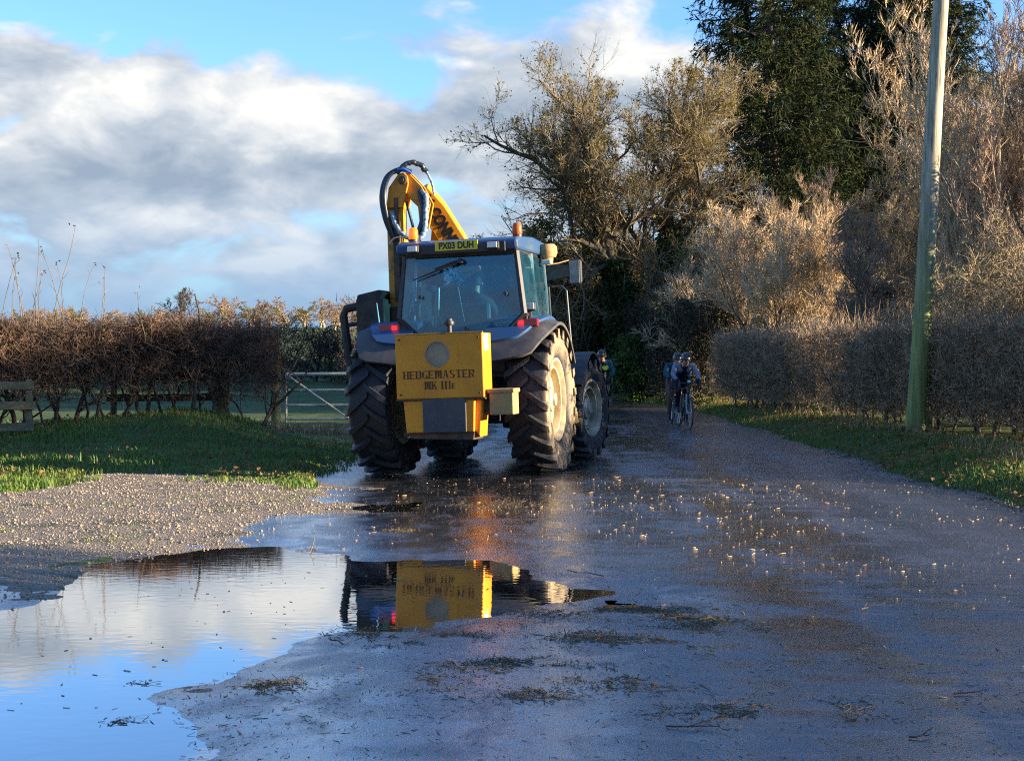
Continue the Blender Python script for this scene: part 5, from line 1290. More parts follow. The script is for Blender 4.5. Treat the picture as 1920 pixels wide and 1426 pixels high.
# stencilled lettering: heavy stems, thin bars, small serifs
def stencil(mb, text, x, z, h, y, adv):
    G = {'H': 'V0 V2 B1', 'E': 'V0 B0 B1s B2', 'D': 'V0 V2r B0 B2', 'G': 'V0r B0 B2 v2lo', 'M': 'V0 V3 d0 d1', 'A': 'A', 'S': 'S', 'T': 'V1 B2', 'R': 'V0 v2hi B2 B1 leg', 'K': 'V0 ku kl', 'I': 'V1', ' ': ''}
    sw = h * 0.20; tw = h * 0.10; gap = h * 0.05
    def rect(x0, z0, x1, z1): mb.prism([(x0, z0), (x1, z0), (x1, z1), (x0, z1)], 'y', y, y + 0.004)
    def quad(a, b_, c, d): mb.prism([a, b_, c, d], 'y', y, y + 0.004)
    for ch in text:
        w = adv.get(ch, 0.78) * h
        def stem(px, lo=0.0, hi=1.0, serif=True):
            rect(px - sw / 2, z + lo * h, px + sw / 2, z + hi * h)
            if serif:
                for (zz, d) in ((lo, 0), (hi, -1)): rect(px - sw * 0.95, z + zz * h + d * tw * 0.8, px - sw / 2 - 0.001, z + zz * h + (1 + d) * tw * 0.8); rect(px + sw / 2 + 0.001, z + zz * h + d * tw * 0.8, px + sw * 0.95, z + zz * h + (1 + d) * tw * 0.8)
        l, r = x + w * 0.20, x + w * 0.80; mid = x + w * 0.5
        for tok in G[ch].split():
            if tok == 'V0': stem(l)
            elif tok == 'V0r': stem(l, 0.12, 0.88, False)
            elif tok == 'V2': stem(r)
            elif tok == 'V2r': stem(r, 0.12, 0.88, False)
            elif tok == 'V3': stem(r)
            elif tok == 'V1': stem(mid)
            elif tok == 'v2lo': stem(r, 0.0, 0.42, False)
            elif tok == 'v2hi': stem(r, 0.55, 0.93, False)
            elif tok == 'B0': rect(l + sw / 2 + gap, z, r + sw * 0.3, z + tw)
            elif tok == 'B1': rect(l + sw / 2 + gap, z + 0.45 * h, r - sw / 2 - gap, z + 0.45 * h + tw)
            elif tok == 'B1s': rect(l + sw / 2 + gap, z + 0.45 * h, mid + sw, z + 0.45 * h + tw)
            elif tok == 'B2':
                rect((l if ch != 'T' else x + w * 0.08) + (sw / 2 + gap if ch != 'T' else 0), z + h - tw, (r + sw * 0.3) if ch != 'T' else x + w * 0.92, z + h)
            elif tok == 'd0': quad((l + sw / 2 + gap, z + h), (l + sw * 1.4 + gap, z + h), (mid + sw * 0.3, z + 0.1 * h), (mid - sw * 0.3, z + 0.1 * h))
            elif tok == 'd1': quad((r - sw / 2 - gap - sw * 0.6, z + h), (r - sw / 2 - gap, z + h), (mid + sw * 0.5, z + 0.1 * h), (mid + sw * 0.2, z + 0.1 * h))
            elif tok == 'A':
                quad((mid - sw * 0.3, z + h), (mid + sw * 0.5, z + h), (r + sw * 0.5, z), (r - sw * 0.5, z)); quad((mid - sw * 0.55, z + h), (mid - sw * 0.35, z + h), (l + sw * 0.1, z), (l - sw * 0.3, z)); rect(l + sw * 0.6, z + 0.28 * h, r - sw * 0.7, z + 0.28 * h + tw)
            elif tok == 'S':
                rect(l, z + h - tw, r, z + h); rect(l - sw * 0.3, z + 0.55 * h, l + sw * 0.7, z + 0.9 * h); quad((l, z + 0.6 * h), (l + sw, z + 0.62 * h), (r, z + 0.42 * h), (r - sw, z + 0.40 * h)); rect(r - sw * 0.7, z + 0.12 * h, r + sw * 0.3, z + 0.45 * h); rect(l, z, r, z + tw)
            elif tok == 'leg': quad((mid, z + 0.42 * h), (mid + sw, z + 0.42 * h), (r + sw * 0.6, z), (r - sw * 0.4, z))
            elif tok == 'ku': quad((l + sw / 2 + gap, z + 0.5 * h), (l + sw / 2 + gap, z + 0.36 * h), (r + sw * 0.2, z + h), (r - sw * 0.2, z + h))
            elif tok == 'kl': quad((mid - sw * 0.4, z + 0.55 * h), (mid + sw * 0.4, z + 0.62 * h), (r + sw * 0.7, z), (r - sw * 0.4, z))
        x += w
    return x
adv = {'I': 0.50, 'M': 1.0, 'T': 0.80, ' ': 0.45, 'E': 0.76}
b = MB(); tot = sum(adv.get(c, 0.78) for c in 'HEDGEMASTER'); hh = 0.092; stencil(b, 'HEDGEMASTER', BX - 0.01 - tot * 1.11 * hh / 2, 1.247, hh, yb - 0.0035, {k: v * 1.11 for k, v in {**{c: 0.78 for c in 'HDGASRK'}, **adv}.items()})
b.build('stencil_lettering', M_stencil, up)
b = MB(); tot = sum(adv.get(c, 0.78) for c in 'MK III') * 0.092 + 0.05; e_ = stencil(b, 'MK III', BX - 0.0 - tot / 2, 1.118, 0.092, yb - 0.0035, adv); b.build('stencil_lettering', M_stencil, up)
b = MB(); stencil(b, 'E', e_, 1.118, 0.066, yb - 0.0035, adv); b.build('stencil_lettering', M_stencil, up)

# arm: mast beside the cab, elbow, main boom to the mounting in front of the cab
ROOT = Vector((-0.25, 1.62, 2.72))
b = MB()
b.box((-1.095, 0.80, 2.98), (0.23, 0.20, 1.28)); b.prism([(-1.21, 2.34), (-0.98, 2.34), (-0.97, 2.2), (-1.06, 2.12), (-1.19, 2.18)], 'y', 0.70, 0.90)
mast = b.build('dipper_arm', M_yellow_worn, cutter, bevel=0.012)
b = MB(); b.box((-1.055, 0.655, 2.85), (0.09, 0.10, 1.1)); b.tube([(-1.055, 0.655, 3.4), (-1.05, 0.66, 3.72)], 0.03, 10); b.build('hydraulic_ram', M_rustdark, cutter, bevel=0.01)
b = MB()   # knuckle plates at the elbow
for y0 in (0.66, 0.92): b.prism([(-1.20, 3.58), (-0.96, 3.58), (-0.87, 3.90), (-0.88, 4.00), (-0.93, 4.055), (-1.01, 4.04), (-1.155, 3.86)], 'y', y0, y0 + 0.04)
b.prism([(-1.11, 3.56), (-0.97, 3.56), (-0.97, 3.66), (-1.11, 3.66)], 'y', 0.70, 0.92)
b.build('knuckle_plate', M_yellow, cutter, bevel=0.008)
b = MB()
for y0 in (0.71, 0.86): b.prism([(-0.99, 4.04), (-0.87, 4.05), (-0.70, 3.86), (-0.58, 3.62), (-0.66, 3.28), (-0.74, 3.30), (-0.76, 3.58), (-0.88, 3.70), (-0.98, 3.90)], 'y', y0, y0 + 0.035)
b.build('elbow_link', M_yellow_worn, cutter, bevel=0.008)
b = MB(); b.lathe([(0.62, 0.0001), (0.62, 0.055), (0.64, 0.06), (1.0, 0.06), (1.0, 0.0001)], 18, 'y', (-0.945, 0, 3.95)); b.lathe([(0.60, 0.0001), (0.60, 0.03), (0.62, 0.03)], 12, 'y', (-0.945, 0, 3.95)); b.build('pivot_pin', M_rustdark, cutter, smooth=40)
# main boom, a deep box section with its maker's name
P0 = Vector((-0.80, 1.02, 3.86)); d = (ROOT - P0); Lb = d.length; d.normalize()
yax = Vector((0, 1, 0)); side = d.cross(yax).normalized(); face = side.cross(d).normalized()     # face points roughly away from the camera
def boom_pt(s, a, f): return P0 + d * s + side * a + face * f
b = MB()
sec = [(0.0, 0.11), (0.35, 0.17), (0.9, 0.17), (Lb, 0.13)]
V = []; F = []
for s_, hw in sec:
    for (a_, f_) in ((-hw, -0.10), (hw, -0.10), (hw, 0.10), (-hw, 0.10)): V.append(boom_pt(s_, a_, f_))
for i in range(3):
    for j in range(4): F.append((i * 4 + j, i * 4 + (j + 1) % 4, (i + 1) * 4 + (j + 1) % 4, (i + 1) * 4 + j))
F += [(0, 1, 2, 3), (12, 13, 14, 15)]
b._add(V, F)
boom = b.build('main_boom', M_yellow, cutter, bevel=0.012)
sgn = 1 if side.x > 0 else -1
b = MB(); V = [boom_pt(0.55, -sgn * 0.165, -0.075), boom_pt(0.72, -sgn * 0.29, -0.075), boom_pt(0.86, -sgn * 0.29, -0.075), boom_pt(1.15, -sgn * 0.165, -0.075)]
V += [v + face * 0.15 for v in V]; b._add(V, [(0, 1, 2, 3), (4, 5, 6, 7), (0, 1, 5, 4), (1, 2, 6, 5), (2, 3, 7, 6), (3, 0, 4, 7)]); b.build('ram_lug', M_yellow, boom, bevel=0.006)
rt = MB(); c_ = boom_pt(0.79, -sgn * 0.245, -0.09); rt.tube([c_, c_ + face * 0.2], 0.035, 12); rt.build('lug_pin', M_rustdark, boom)
# lettering lies on the face turned to the camera, reading down the boom
xl, zl = d, -face; yl = zl.cross(xl)
Mx = Matrix((xl, yl, zl)).transposed().to_4x4()
lt = text_mesh('boom_lettering', 'McCONNEL', 0.225, M_inkblack, boom, (0, 0, 0), (0, 0, 0), 0.012, align='LEFT', extrude=0.003, xscale=0.92)
lt.matrix_local = Matrix.Translation(boom_pt(0.10, 0, -0.1035) - yl * 0.0) @ Mx @ Matrix.Diagonal((0.74, 1, 1, 1))
b = MB(); b.box((-0.24, 1.66, 1.75), (0.20, 0.24, 2.1)); b.build('slew_column', M_chassis, cutter, bevel=0.02)
# hoses
def catmull(pts, n=8):
    P = [Vector(p) for p in pts]; P = [P[0] * 2 - P[1]] + P + [P[-1] * 2 - P[-2]]; out = []
    for i in range(1, len(P) - 2):
        for k in range(n):
            t = k / n; out.append(0.5 * ((2 * P[i]) + (-P[i - 1] + P[i + 1]) * t + (2 * P[i - 1] - 5 * P[i] + 4 * P[i + 1] - P[i + 2]) * t * t + (-P[i - 1] + 3 * P[i] - 3 * P[i + 1] + P[i + 2]) * t ** 3))
    return out + [P[-2]]
def hose(name, pts, r, m, wob=0.0):
    p = catmull(pts); b = MB()
    b.tube([v + Vector((random.uniform(-wob, wob), 0, random.uniform(-wob, wob))) for v in p], [r * (1 + 0.12 * math.sin(i * 2.1)) if wob else r for i in range(len(p))], 8); return b.build(name, m, cutter, smooth=60)
hose('hose', [(-1.10, 0.62, 3.16), (-1.20, 0.60, 3.45), (-1.235, 0.60, 3.75), (-1.16, 0.62, 4.00), (-0.98, 0.66, 4.10), (-0.84, 0.72, 4.06)], 0.036, M_hose)
hose('hose', [(-1.07, 0.60, 3.12), (-1.16, 0.57, 3.45), (-1.19, 0.57, 3.78), (-1.10, 0.58, 4.02), (-0.95, 0.64, 4.09)], 0.030, M_hose)
hose('hose', [(-1.02, 0.62, 4.06), (-0.88, 0.66, 4.17), (-0.74, 0.72, 4.17), (-0.64, 0.78, 4.06)], 0.036, M_hose, 0.008)
hose('hose', [(-0.64, 0.78, 4.06), (-0.575, 0.80, 3.90), (-0.555, 0.82, 3.74)], 0.018, M_sleeve, 0.003)
hose('hose', [(-1.0, 0.60, 4.09), (-0.90, 0.60, 4.085), (-0.82, 0.62, 4.04)], 0.020, M_bluehose)
hose('hose', [(-1.10, 0.60, 3.52), (-1.04, 0.57, 3.34), (-0.93, 0.55, 3.20), (-0.78, 0.55, 3.11), (-0.70, 0.55, 3.13), (-0.63, 0.58, 3.25), (-0.615, 0.60, 3.48), (-0.61, 0.62, 3.68), (-0.66, 0.66, 3.76)], 0.036, M_sleeve, 0.006)
hose('hose', [(-0.72, 0.70, 3.80), (-0.66, 0.64, 3.55), (-0.68, 0.62, 3.34), (-0.76, 0.60, 3.16)], 0.045, M_hose)
hose('hose', [(-0.92, 0.70, 3.66), (-0.84, 0.72, 3.3), (-0.80, 0.74, 3.0)], 0.020, M_hose)
hose('hose', [(-0.70, 0.78, 3.1), (-0.71, 0.82, 2.8), (-0.72, 0.86, 2.5)], 0.055, M_hose)
hose('hose', [(-1.02, 0.72, 2.25), (-0.99, 0.7, 2.0), (-0.90, 0.75, 1.8), (-0.92, 0.9, 1.5)], 0.030, M_hose)
hose('hose', [(-0.96, 0.76, 2.25), (-0.93, 0.74, 2.05), (-0.88, 0.8, 1.8)], 0.024, M_hose)
hose('hose', [(-0.93, -0.1, 3.02), (-0.90, 0.1, 3.12), (-0.80, 0.4, 3.14)], 0.009, M_hose)
hose('hose', [(-0.74, 0.5, 3.14), (-0.60, 0.2, 3.10), (-0.46, -0.1, 3.0)], 0.009, M_hose)
# flail head standing on its end beside the left wheel
b = MB(); b.box((-1.50, 0.62, 1.72), (0.40, 0.44, 1.24)); b.prism([(-1.70, 2.29), (-1.34, 2.33), (-1.30, 2.42), (-1.36, 2.46), (-1.68, 2.40)], 'y', 0.40, 0.84); b.build('flail_head', M_chassis, cutter, bevel=0.02)
b = MB(); b.tube([(-1.66, 0.5, 2.26), (-1.86, 0.45, 2.22), (-1.90, 0.45, 2.12), (-1.80, 0.45, 1.2), (-1.74, 0.45, 1.0)], 0.058, 8); b.tube([(-1.66, 0.5, 2.02), (-1.88, 0.45, 1.99)], 0.03, 8); b.tube([(-1.6, 0.5, 1.1), (-1.78, 0.45, 1.12)], 0.04, 8); b.build('guard_frame', M_chassis, cutter, smooth=40)
b = MB(); b.tube([(-1.40, 0.40, 2.28), (-1.37, 0.395, 2.0), (-1.40, 0.395, 1.8), (-1.34, 0.395, 1.5)], 0.008, 5); b.build('grease_line', M_steel, cutter)
b = MB(); b.box((-1.22, 0.72, 2.10), (0.13, 0.14, 0.26)); b.tube([(-1.33, 0.72, 1.88), (-1.05, 0.72, 1.92)], 0.10, 12); b.tube([(-1.28, 0.72, 1.9), (-1.10, 0.78, 2.2)], 0.04, 8); b.build('flail_motor', M_rustdark, cutter, bevel=0.01)
for o in list(cutter.children):
    if o.name.split('.')[0] in ('flail_head', 'guard_frame', 'grease_line', 'flail_motor'): o.location.x += 0.11

# ------------------------------------------------------------------ people
M_skin = mat('skin', (0.55, 0.30, 0.20), 0.5, (0.48, 0.25, 0.17), 12)
def cloth(name, c, c2=None): return mat(name, c, 0.85, c2 or tuple(x * 0.7 for x in c), 9, bump=0.3, bscale=14, spec=0.2)
M_navy = cloth('navy_gilet', (0.012, 0.020, 0.055)); M_greyblue = cloth('grey_blue_sleeve', (0.24, 0.27, 0.33)); M_teal = cloth('teal_jacket', (0.03, 0.10, 0.135)); M_blackc = cloth('black_cloth', (0.012, 0.013, 0.018))
M_brownc = cloth('brown_trousers', (0.16, 0.105, 0.075)); M_darkteal = cloth('dark_teal_jersey', (0.012, 0.075, 0.115)); M_hiviz = mat('yellow_bib', (0.75, 0.80, 0.05), 0.7); M_workshirt = cloth('work_jacket', (0.06, 0.075, 0.10))
M_helmet = mat('dark_helmet', (0.012, 0.015, 0.020), 0.3, (0.020, 0.03, 0.04), 6, coat=0.3); M_hair = mat('fair_hair', (0.45, 0.30, 0.14), 0.7, (0.30, 0.19, 0.08), 20); M_hair_d = mat('dark_hair', (0.03, 0.02, 0.015), 0.7)
M_shoe = mat('dark_shoe', (0.02, 0.02, 0.025), 0.5); M_lens_red = mat('red_glasses', (0.35, 0.05, 0.02), 0.15)

def skin_body(name, J, E, zones, mats, parent, root='pelvis'):
    """J joint -> (pos, (rx, ry)); E edges; zones: edge -> material slot. One continuous surface."""
    names = list(J); ix = {n: i for i, n in enumerate(names)}
    me = bpy.data.meshes.new(name); me.from_pydata([J[n][0] for n in names], [(ix[a], ix[c]) for a, c in E], [])
    o = bpy.data.objects.new('tmp_body', me); COL.objects.link(o)
    o.modifiers.new('skin', 'SKIN')
    lay = me.skin_vertices[0].data
    for n in names:
        r = J[n][1]; lay[ix[n]].radius = r if isinstance(r, tuple) else (r, r); lay[ix[n]].use_root = (n == root)
    sb = o.modifiers.new('sub', 'SUBSURF'); sb.levels = 2; sb.render_levels = 2
    dg = bpy.context.evaluated_depsgraph_get(); dg.update()
    m2 = bpy.data.meshes.new_from_object(o.evaluated_get(dg)); bpy.data.objects.remove(o)
    m2.name = name; m2.materials.clear()
    for m in mats: m2.materials.append(m)
    segs = [(Vector(J[a][0]), Vector(J[c][0]), zones.get((a, c), 0)) for a, c in E]
    for p in m2.polygons:
        c = p.center; best = 1e9; z = 0
        for a, d, k in segs:
            ab = d - a; t = max(0, min(1, (c - a).dot(ab) / max(ab.length_squared, 1e-9))); q = (c - a - ab * t).length
            if q < best: best = q; z = k
        p.material_index = z; p.use_smooth = True
    ob = bpy.data.objects.new(name, m2); COL.objects.link(ob); ob.parent = parent
    return ob

def head_parts(person, hc, tilt, hair=None, helmet=True, glasses=False):
    """face details, hair, helmet as children; head centre hc, looking along +y"""
    hc = Vector(hc)
    if helmet:
        b = MB(); n, m = 20, 7; V = []; F = []
        for i in range(m + 1):
            ph = (i / m) * R(98)
            for k in range(n):
                a = 2 * PI * k / n; rib = 1.0 + 0.035 * math.cos(4 * a) * math.sin(ph)
                V.append((0.103 * math.sin(ph) * math.cos(a) * rib, 0.140 * math.sin(ph) * math.sin(a) * rib, 0.03 + 0.105 * math.cos(ph)))
        for i in range(m):
            for k in range(n): F.append((i * n + k, i * n + (k + 1) % n, (i + 1) * n + (k + 1) % n, (i + 1) * n + k))
        M_ = Matrix.Rotation(tilt, 3, 'X'); V = [M_ @ Vector(v) + hc for v in V]
        b._add(V, F); hm = b.build('helmet', M_helmet, person, smooth=60)
        v = MB()
        for k in range(-2, 3):
            pts = []
            for t in np.linspace(-0.9, 0.9, 7):
                x = k * 0.034 * (1 - 0.25 * t * t); z = math.sqrt(max(0.02, 1 - (x / 0.108) ** 2 - (t * 0.95) ** 2)) * 0.108 + 0.036; pts.append(M_ @ Vector((x, 0.140 * t, z)) + hc)
            v.tube(pts, 0.010, 5)
        v.build('vent_rib', M_helmet, hm, smooth=60)
    if hair:
        b = MB(); V = []; F = []; n, m = 16, 6; M_ = Matrix.Rotation(tilt, 3, 'X')
        for i in range(m + 1):
            ph = R(20) + (i / m) * R(95)
            for k in range(n):
                a = 2 * PI * k / n; ln = 1.0 if math.sin(a) < 0.35 else 0.72
                V.append(M_ @ Vector((0.090 * math.sin(ph) * math.cos(a), -0.01 + 0.108 * math.sin(ph) * math.sin(a), 0.02 + 0.108 * math.cos(ph * ln))) + hc)
        for i in range(m):
            for k in range(n): F.append((i * n + k, i * n + (k + 1) % n, (i + 1) * n + (k + 1) % n, (i + 1) * n + k))
        b._add(V, F); b.build('hair', hair, person, smooth=60)
    M_ = Matrix.Rotation(tilt, 3, 'X')
    b = MB()
    for s in (-1, 1):
        p = M_ @ Vector((s * 0.032, 0.088, 0.0)) + hc; b.lathe([(0.0, 0.011), (0.008, 0.008), (0.011, 0.0001)], 8, 'y', p)
    b.build('eyes', M_lens_red if glasses else M_hair_d, person)
    if glasses:
        b = MB(); b.tube([M_ @ Vector((x, 0.098 - 0.5 * x * x * 6, 0.002)) + hc for x in (-0.075, -0.04, 0, 0.04, 0.075)], 0.016, 6); b.build('glasses', M_lens_red, person)
    b = MB(); b.tube([M_ @ Vector((-0.02, 0.086, -0.052)) + hc, M_ @ Vector((0.02, 0.086, -0.052)) + hc], 0.006, 5); b.build('mouth', M_lens_red, person)
    b = MB()
    for s in (-1, 1): b.tube([M_ @ Vector((s * 0.082, -0.01, 0.02)) + hc, M_ @ Vector((s * 0.090, -0.015, -0.01)) + hc, M_ @ Vector((s * 0.082, -0.005, -0.035)) + hc], [0.012, 0.016, 0.009], 6)
    b.build('ears', M_skin, person, smooth=60)

def finger_joints(J, E, zones, wrist, hand_dir, curl, out, slot, tag_):
    """five unequal bent fingers rooted in the palm"""
    w = Vector(wrist); d = Vector(hand_dir).normalized(); c = Vector(curl).normalized(); o = Vector(out).normalized()
    J['palm' + tag_] = (tuple(w + d * 0.055), (0.036, 0.020)); E.append(('hand' + tag_, 'palm' + tag_)); zones[E[-1]] = slot
    for k, (off, ln) in enumerate(((0.030, 0.078), (0.010, 0.086), (-0.010, 0.080), (-0.030, 0.064))):
        a, m_, e = 'f%d%s' % (k, tag_), 'g%d%s' % (k, tag_), 'h%d%s' % (k, tag_)
        J[a] = (tuple(w + d * 0.095 + o * off), 0.0095); J[m_] = (tuple(w + d * (0.095 + ln * 0.42) + o * off + c * ln * 0.22), 0.009); J[e] = (tuple(w + d * (0.095 + ln * 0.40) + o * off + c * ln * 0.62), 0.008)
        for p in (('palm' + tag_, a), (a, m_), (m_, e)): E.append(p); zones[p] = slot
    J['t0' + tag_] = (tuple(w + d * 0.045 + o * 0.045), 0.010); J['t1' + tag_] = (tuple(w + d * 0.080 + o * 0.062 + c * 0.02), 0.009)
    for p in (('hand' + tag_, 't0' + tag_), ('t0' + tag_, 't1' + tag_)): E.append(p); zones[p] = slot

def rider(name, label, loc, rz, mats, hair, glasses, lead=1, drop=0.0, lean=0.0):
    """mats: 0 torso, 1 sleeves, 2 legs, 3 shins, 4 shoes, 5 skin, 6 gloves"""
    person = empty(name, loc, (0, 0, rz)); tag(person, label, 'person')
    z = drop
    J = {'pelvis': ((0, -0.26, 0.98), (0.150, 0.125)), 'waist': ((0, -0.15, 1.12 + z * .3), (0.140, 0.105)), 'chest': ((0, 0.02, 1.27 + z * .7), (0.165, 0.110)), 'upper': ((0, 0.10, 1.35 + z * .8), (0.150, 0.095)),
         'neck': ((0, 0.18, 1.405 + z), 0.056), 'head0': ((0, 0.235, 1.44 + z), (0.062, 0.072)), 'head': ((0, 0.26, 1.49 + z), (0.082, 0.094)), 'crown': ((0, 0.25, 1.565 + z), (0.070, 0.085))}
    E = [('pelvis', 'waist'), ('waist', 'chest'), ('chest', 'upper'), ('upper', 'neck'), ('neck', 'head0'), ('head0', 'head'), ('head', 'crown')]
    zones = {E[4]: 5, E[5]: 5, E[6]: 5, E[3]: 0}
    J['nose'] = ((0, 0.362, 1.475 + z), 0.014); E.append(('head', 'nose')); zones[E[-1]] = 5
    for s, t in ((-1, 'L'), (1, 'R')):
        J['sh' + t] = ((s * 0.185, 0.085, 1.345 + z * .8), 0.072); J['el' + t] = ((s * 0.265, 0.21, 1.135 + z * .4), 0.050); J['wr' + t] = ((s * 0.215, 0.375, 1.005), 0.036); J['hand' + t] = ((s * 0.210, 0.405, 0.985), (0.036, 0.026))
        for p, k in ((('upper', 'sh' + t), 1), (('sh' + t, 'el' + t), 1), (('el' + t, 'wr' + t), 1), (('wr' + t, 'hand' + t), 6)): E.append(p); zones[p] = k
        finger_joints(J, E, zones, J['hand' + t][0], (0, 0.9, -0.45), (0, -0.3, -1), (-s, 0, 0), 6, t)
        up = (s == lead)
        kn = (s * 0.115, 0.10, 0.80) if up else (s * 0.105, -0.02, 0.58)
        an = (s * 0.105, -0.08, 0.42) if up else (s * 0.105, -0.20, 0.16)
        J['hip' + t] = ((s * 0.095, -0.24, 0.93), 0.098); J['kn' + t] = (kn, 0.062); J['cf' + t] = (tuple(Vector(kn) * 0.6 + Vector(an) * 0.4 + Vector((0, -0.03, 0))), 0.058); J['an' + t] = (an, 0.038)
        J['he' + t] = ((an[0], an[1] - 0.05, an[2] - 0.05), 0.036); J['to' + t] = ((an[0], an[1] + 0.16, an[2] - 0.075), (0.040, 0.028))
        for p, k in ((('pelvis', 'hip' + t), 2), (('hip' + t, 'kn' + t), 2), (('kn' + t, 'cf' + t), 3), (('cf' + t, 'an' + t), 3), (('an' + t, 'he' + t), 4), (('an' + t, 'to' + t), 4)): E.append(p); zones[p] = k
    skin_body('body', J, E, zones, mats, person)
    head_parts(person, (0, 0.262, 1.505 + z), R(-14), hair, True, glasses)
    return person

def bicycle():
    root = empty('bicycle')
    for y in (0.52, -0.50):
        w = empty('wheel', (0, y, 0.34), (0, 0, 0), root)
        b = MB(); b.lathe([(0.013 * math.cos(a), 0.326 + 0.013 * math.sin(a)) for a in np.linspace(0, 2 * PI, 9)[:-1]], 40, 'x', closed=True); b.build('tyre', M_black, w, smooth=60)
        b = MB(); b.lathe([(-0.011, 0.312), (0.011, 0.312), (0.008, 0.288), (-0.008, 0.288)], 40, 'x', closed=True); b.build('rim', M_black, w)
        b = MB()
        for k in range(20): a = 2 * PI * k / 20; b.tube([((-1) ** k * 0.025, 0, 0), (0, 0.30 * math.cos(a), 0.30 * math.sin(a))], 0.0018, 3)
        b.build('spokes', M_steel, w)
        b = MB(); b.tube([(-0.05, 0, 0), (0.05, 0, 0)], 0.02, 10); b.build('hub', M_steel, w)
    b = MB(); hd, st, bb, ra = Vector((0, 0.40, 0.86)), Vector((0, -0.24, 0.80)), Vector((0, -0.08, 0.28)), Vector((0, -0.50, 0.34))
    b.tube([hd, Vector((0, 0.43, 0.74))], 0.026, 8); b.tube([hd, st], 0.016, 8); b.tube([Vector((0, 0.43, 0.75)), bb], 0.020, 8); b.tube([bb, st], 0.016, 8)
    for s in (-1, 1): b.tube([bb + Vector((s * 0.02, 0, 0)), ra + Vector((s * 0.06, 0, 0))], 0.010, 6); b.tube([st, ra + Vector((s * 0.06, 0, 0))], 0.009, 6)
    b.build('frame', M_bikeframe, root, smooth=60)
    b = MB()
    for s in (-1, 1): b.tube([(s * 0.035, 0.44, 0.72), (s * 0.045, 0.47, 0.55), (s * 0.05, 0.52, 0.34)], [0.016, 0.014, 0.009], 6)
    b.build('fork', M_bikefork, root, smooth=60)
    b = MB(); b.tube([(0, 0.40, 0.86), (0, 0.47, 0.94)], 0.016, 8); b.tube([(-0.21, 0.47, 0.94), (0.21, 0.47, 0.94)], 0.014, 8)
    for s in (-1, 1): b.tube([(s * 0.21, 0.47, 0.94), (s * 0.215, 0.56, 0.93), (s * 0.215, 0.585, 0.86), (s * 0.215, 0.54, 0.80), (s * 0.215, 0.46, 0.79)], 0.015, 8); b.tube([(s * 0.215, 0.55, 0.95), (s * 0.215, 0.60, 0.99), (s * 0.21, 0.60, 0.90), (s * 0.2, 0.60, 0.84)], 0.014, 6)
    b.build('handlebar', M_black, root, smooth=60)
    b = MB(); b.box((0, 0.505, 0.97), (0.06, 0.03, 0.05)); b.build('front_lamp', M_lens, root, bevel=0.01)
    b = MB(); b.prism([(-0.07, -0.42), (0.07, -0.42), (0.03, -0.24), (0.015, -0.14), (-0.015, -0.14), (-0.03, -0.24)], 'z', 0.885, 0.925); b.build('saddle', M_black, root, bevel=0.012)
    b = MB(); b.tube([st, (0, -0.29, 0.89)], 0.013, 8); b.build('seat_post', M_black, root)
    b = MB(); b.tube([(0.06, -0.08, 0.28), (0.07, -0.02, 0.12)], 0.010, 6); b.tube([(-0.06, -0.08, 0.28), (-0.07, -0.02, 0.44)], 0.010, 6); b.lathe([(0.045, 0.10), (0.050, 0.10), (0.050, 0.06), (0.045, 0.06)], 24, 'x', (0, -0.08, 0.28), True); b.build('crankset', M_steel, root)
    for s, z in ((1, 0.09), (-1, 0.36)):
        b = MB(); b.box((s * 0.115, -0.04, z), (0.09, 0.08, 0.02)); b.build('pedal', M_black, root)
    return root
M_bikeframe = mat('bike_frame_dark', (0.02, 0.022, 0.03), 0.3, coat=0.4); M_bikefork = mat('pale_bike_fork', (0.42, 0.44, 0.46), 0.35)
bike = bicycle()
def mount(b, x, y, rz, label):
    b.location = (x, y, float(surf_z(np.array([x]), np.array([y]))[0]) - 0.004); b.rotation_euler = (0, 0, rz); tag(b, label, 'bicycle', 'road bicycles ridden towards the camera'); return b.location
b2, b3 = copy_tree(bike), copy_tree(bike)
l = mount(bike, 3.47, 31.05, PI + R(7), 'road bicycle under the nearest cyclist in the navy gilet')
rider('person', 'cyclist in navy gilet and grey blue sleeves leading along the hedge', l, PI + R(7), [M_navy, M_greyblue, M_blackc, M_blackc, M_shoe, M_skin, M_blackc], M_hair, False, 1, -0.10)
l = mount(b2, 3.52, 33.0, PI + R(5), 'road bicycle close behind the leading one')
rider('person', 'cyclist in teal jacket and brown trousers riding close behind the leader', l, PI + R(5), [M_teal, M_teal, M_brownc, M_brownc, M_shoe, M_skin, M_blackc], M_hair_d, False, -1, -0.10)
l = mount(b3, 2.05, 35.2, PI, 'road bicycle half hidden by the front tractor wheel')
r3 = rider('person', 'cyclist in dark teal jersey with yellow chest badge beside the tractor wheel', l, PI, [M_blackc, M_darkteal, M_blackc, M_skin, M_shoe, M_skin, M_blackc], M_hair_d, True, 1, -0.02)
b = MB(); b.lathe([(0.0, 0.0001), (0.012, 0.05), (0.0, 0.075)], 14, 'y', (-0.09, 0.135, 1.22)); b.build('yellow_badge', M_hiviz, r3)

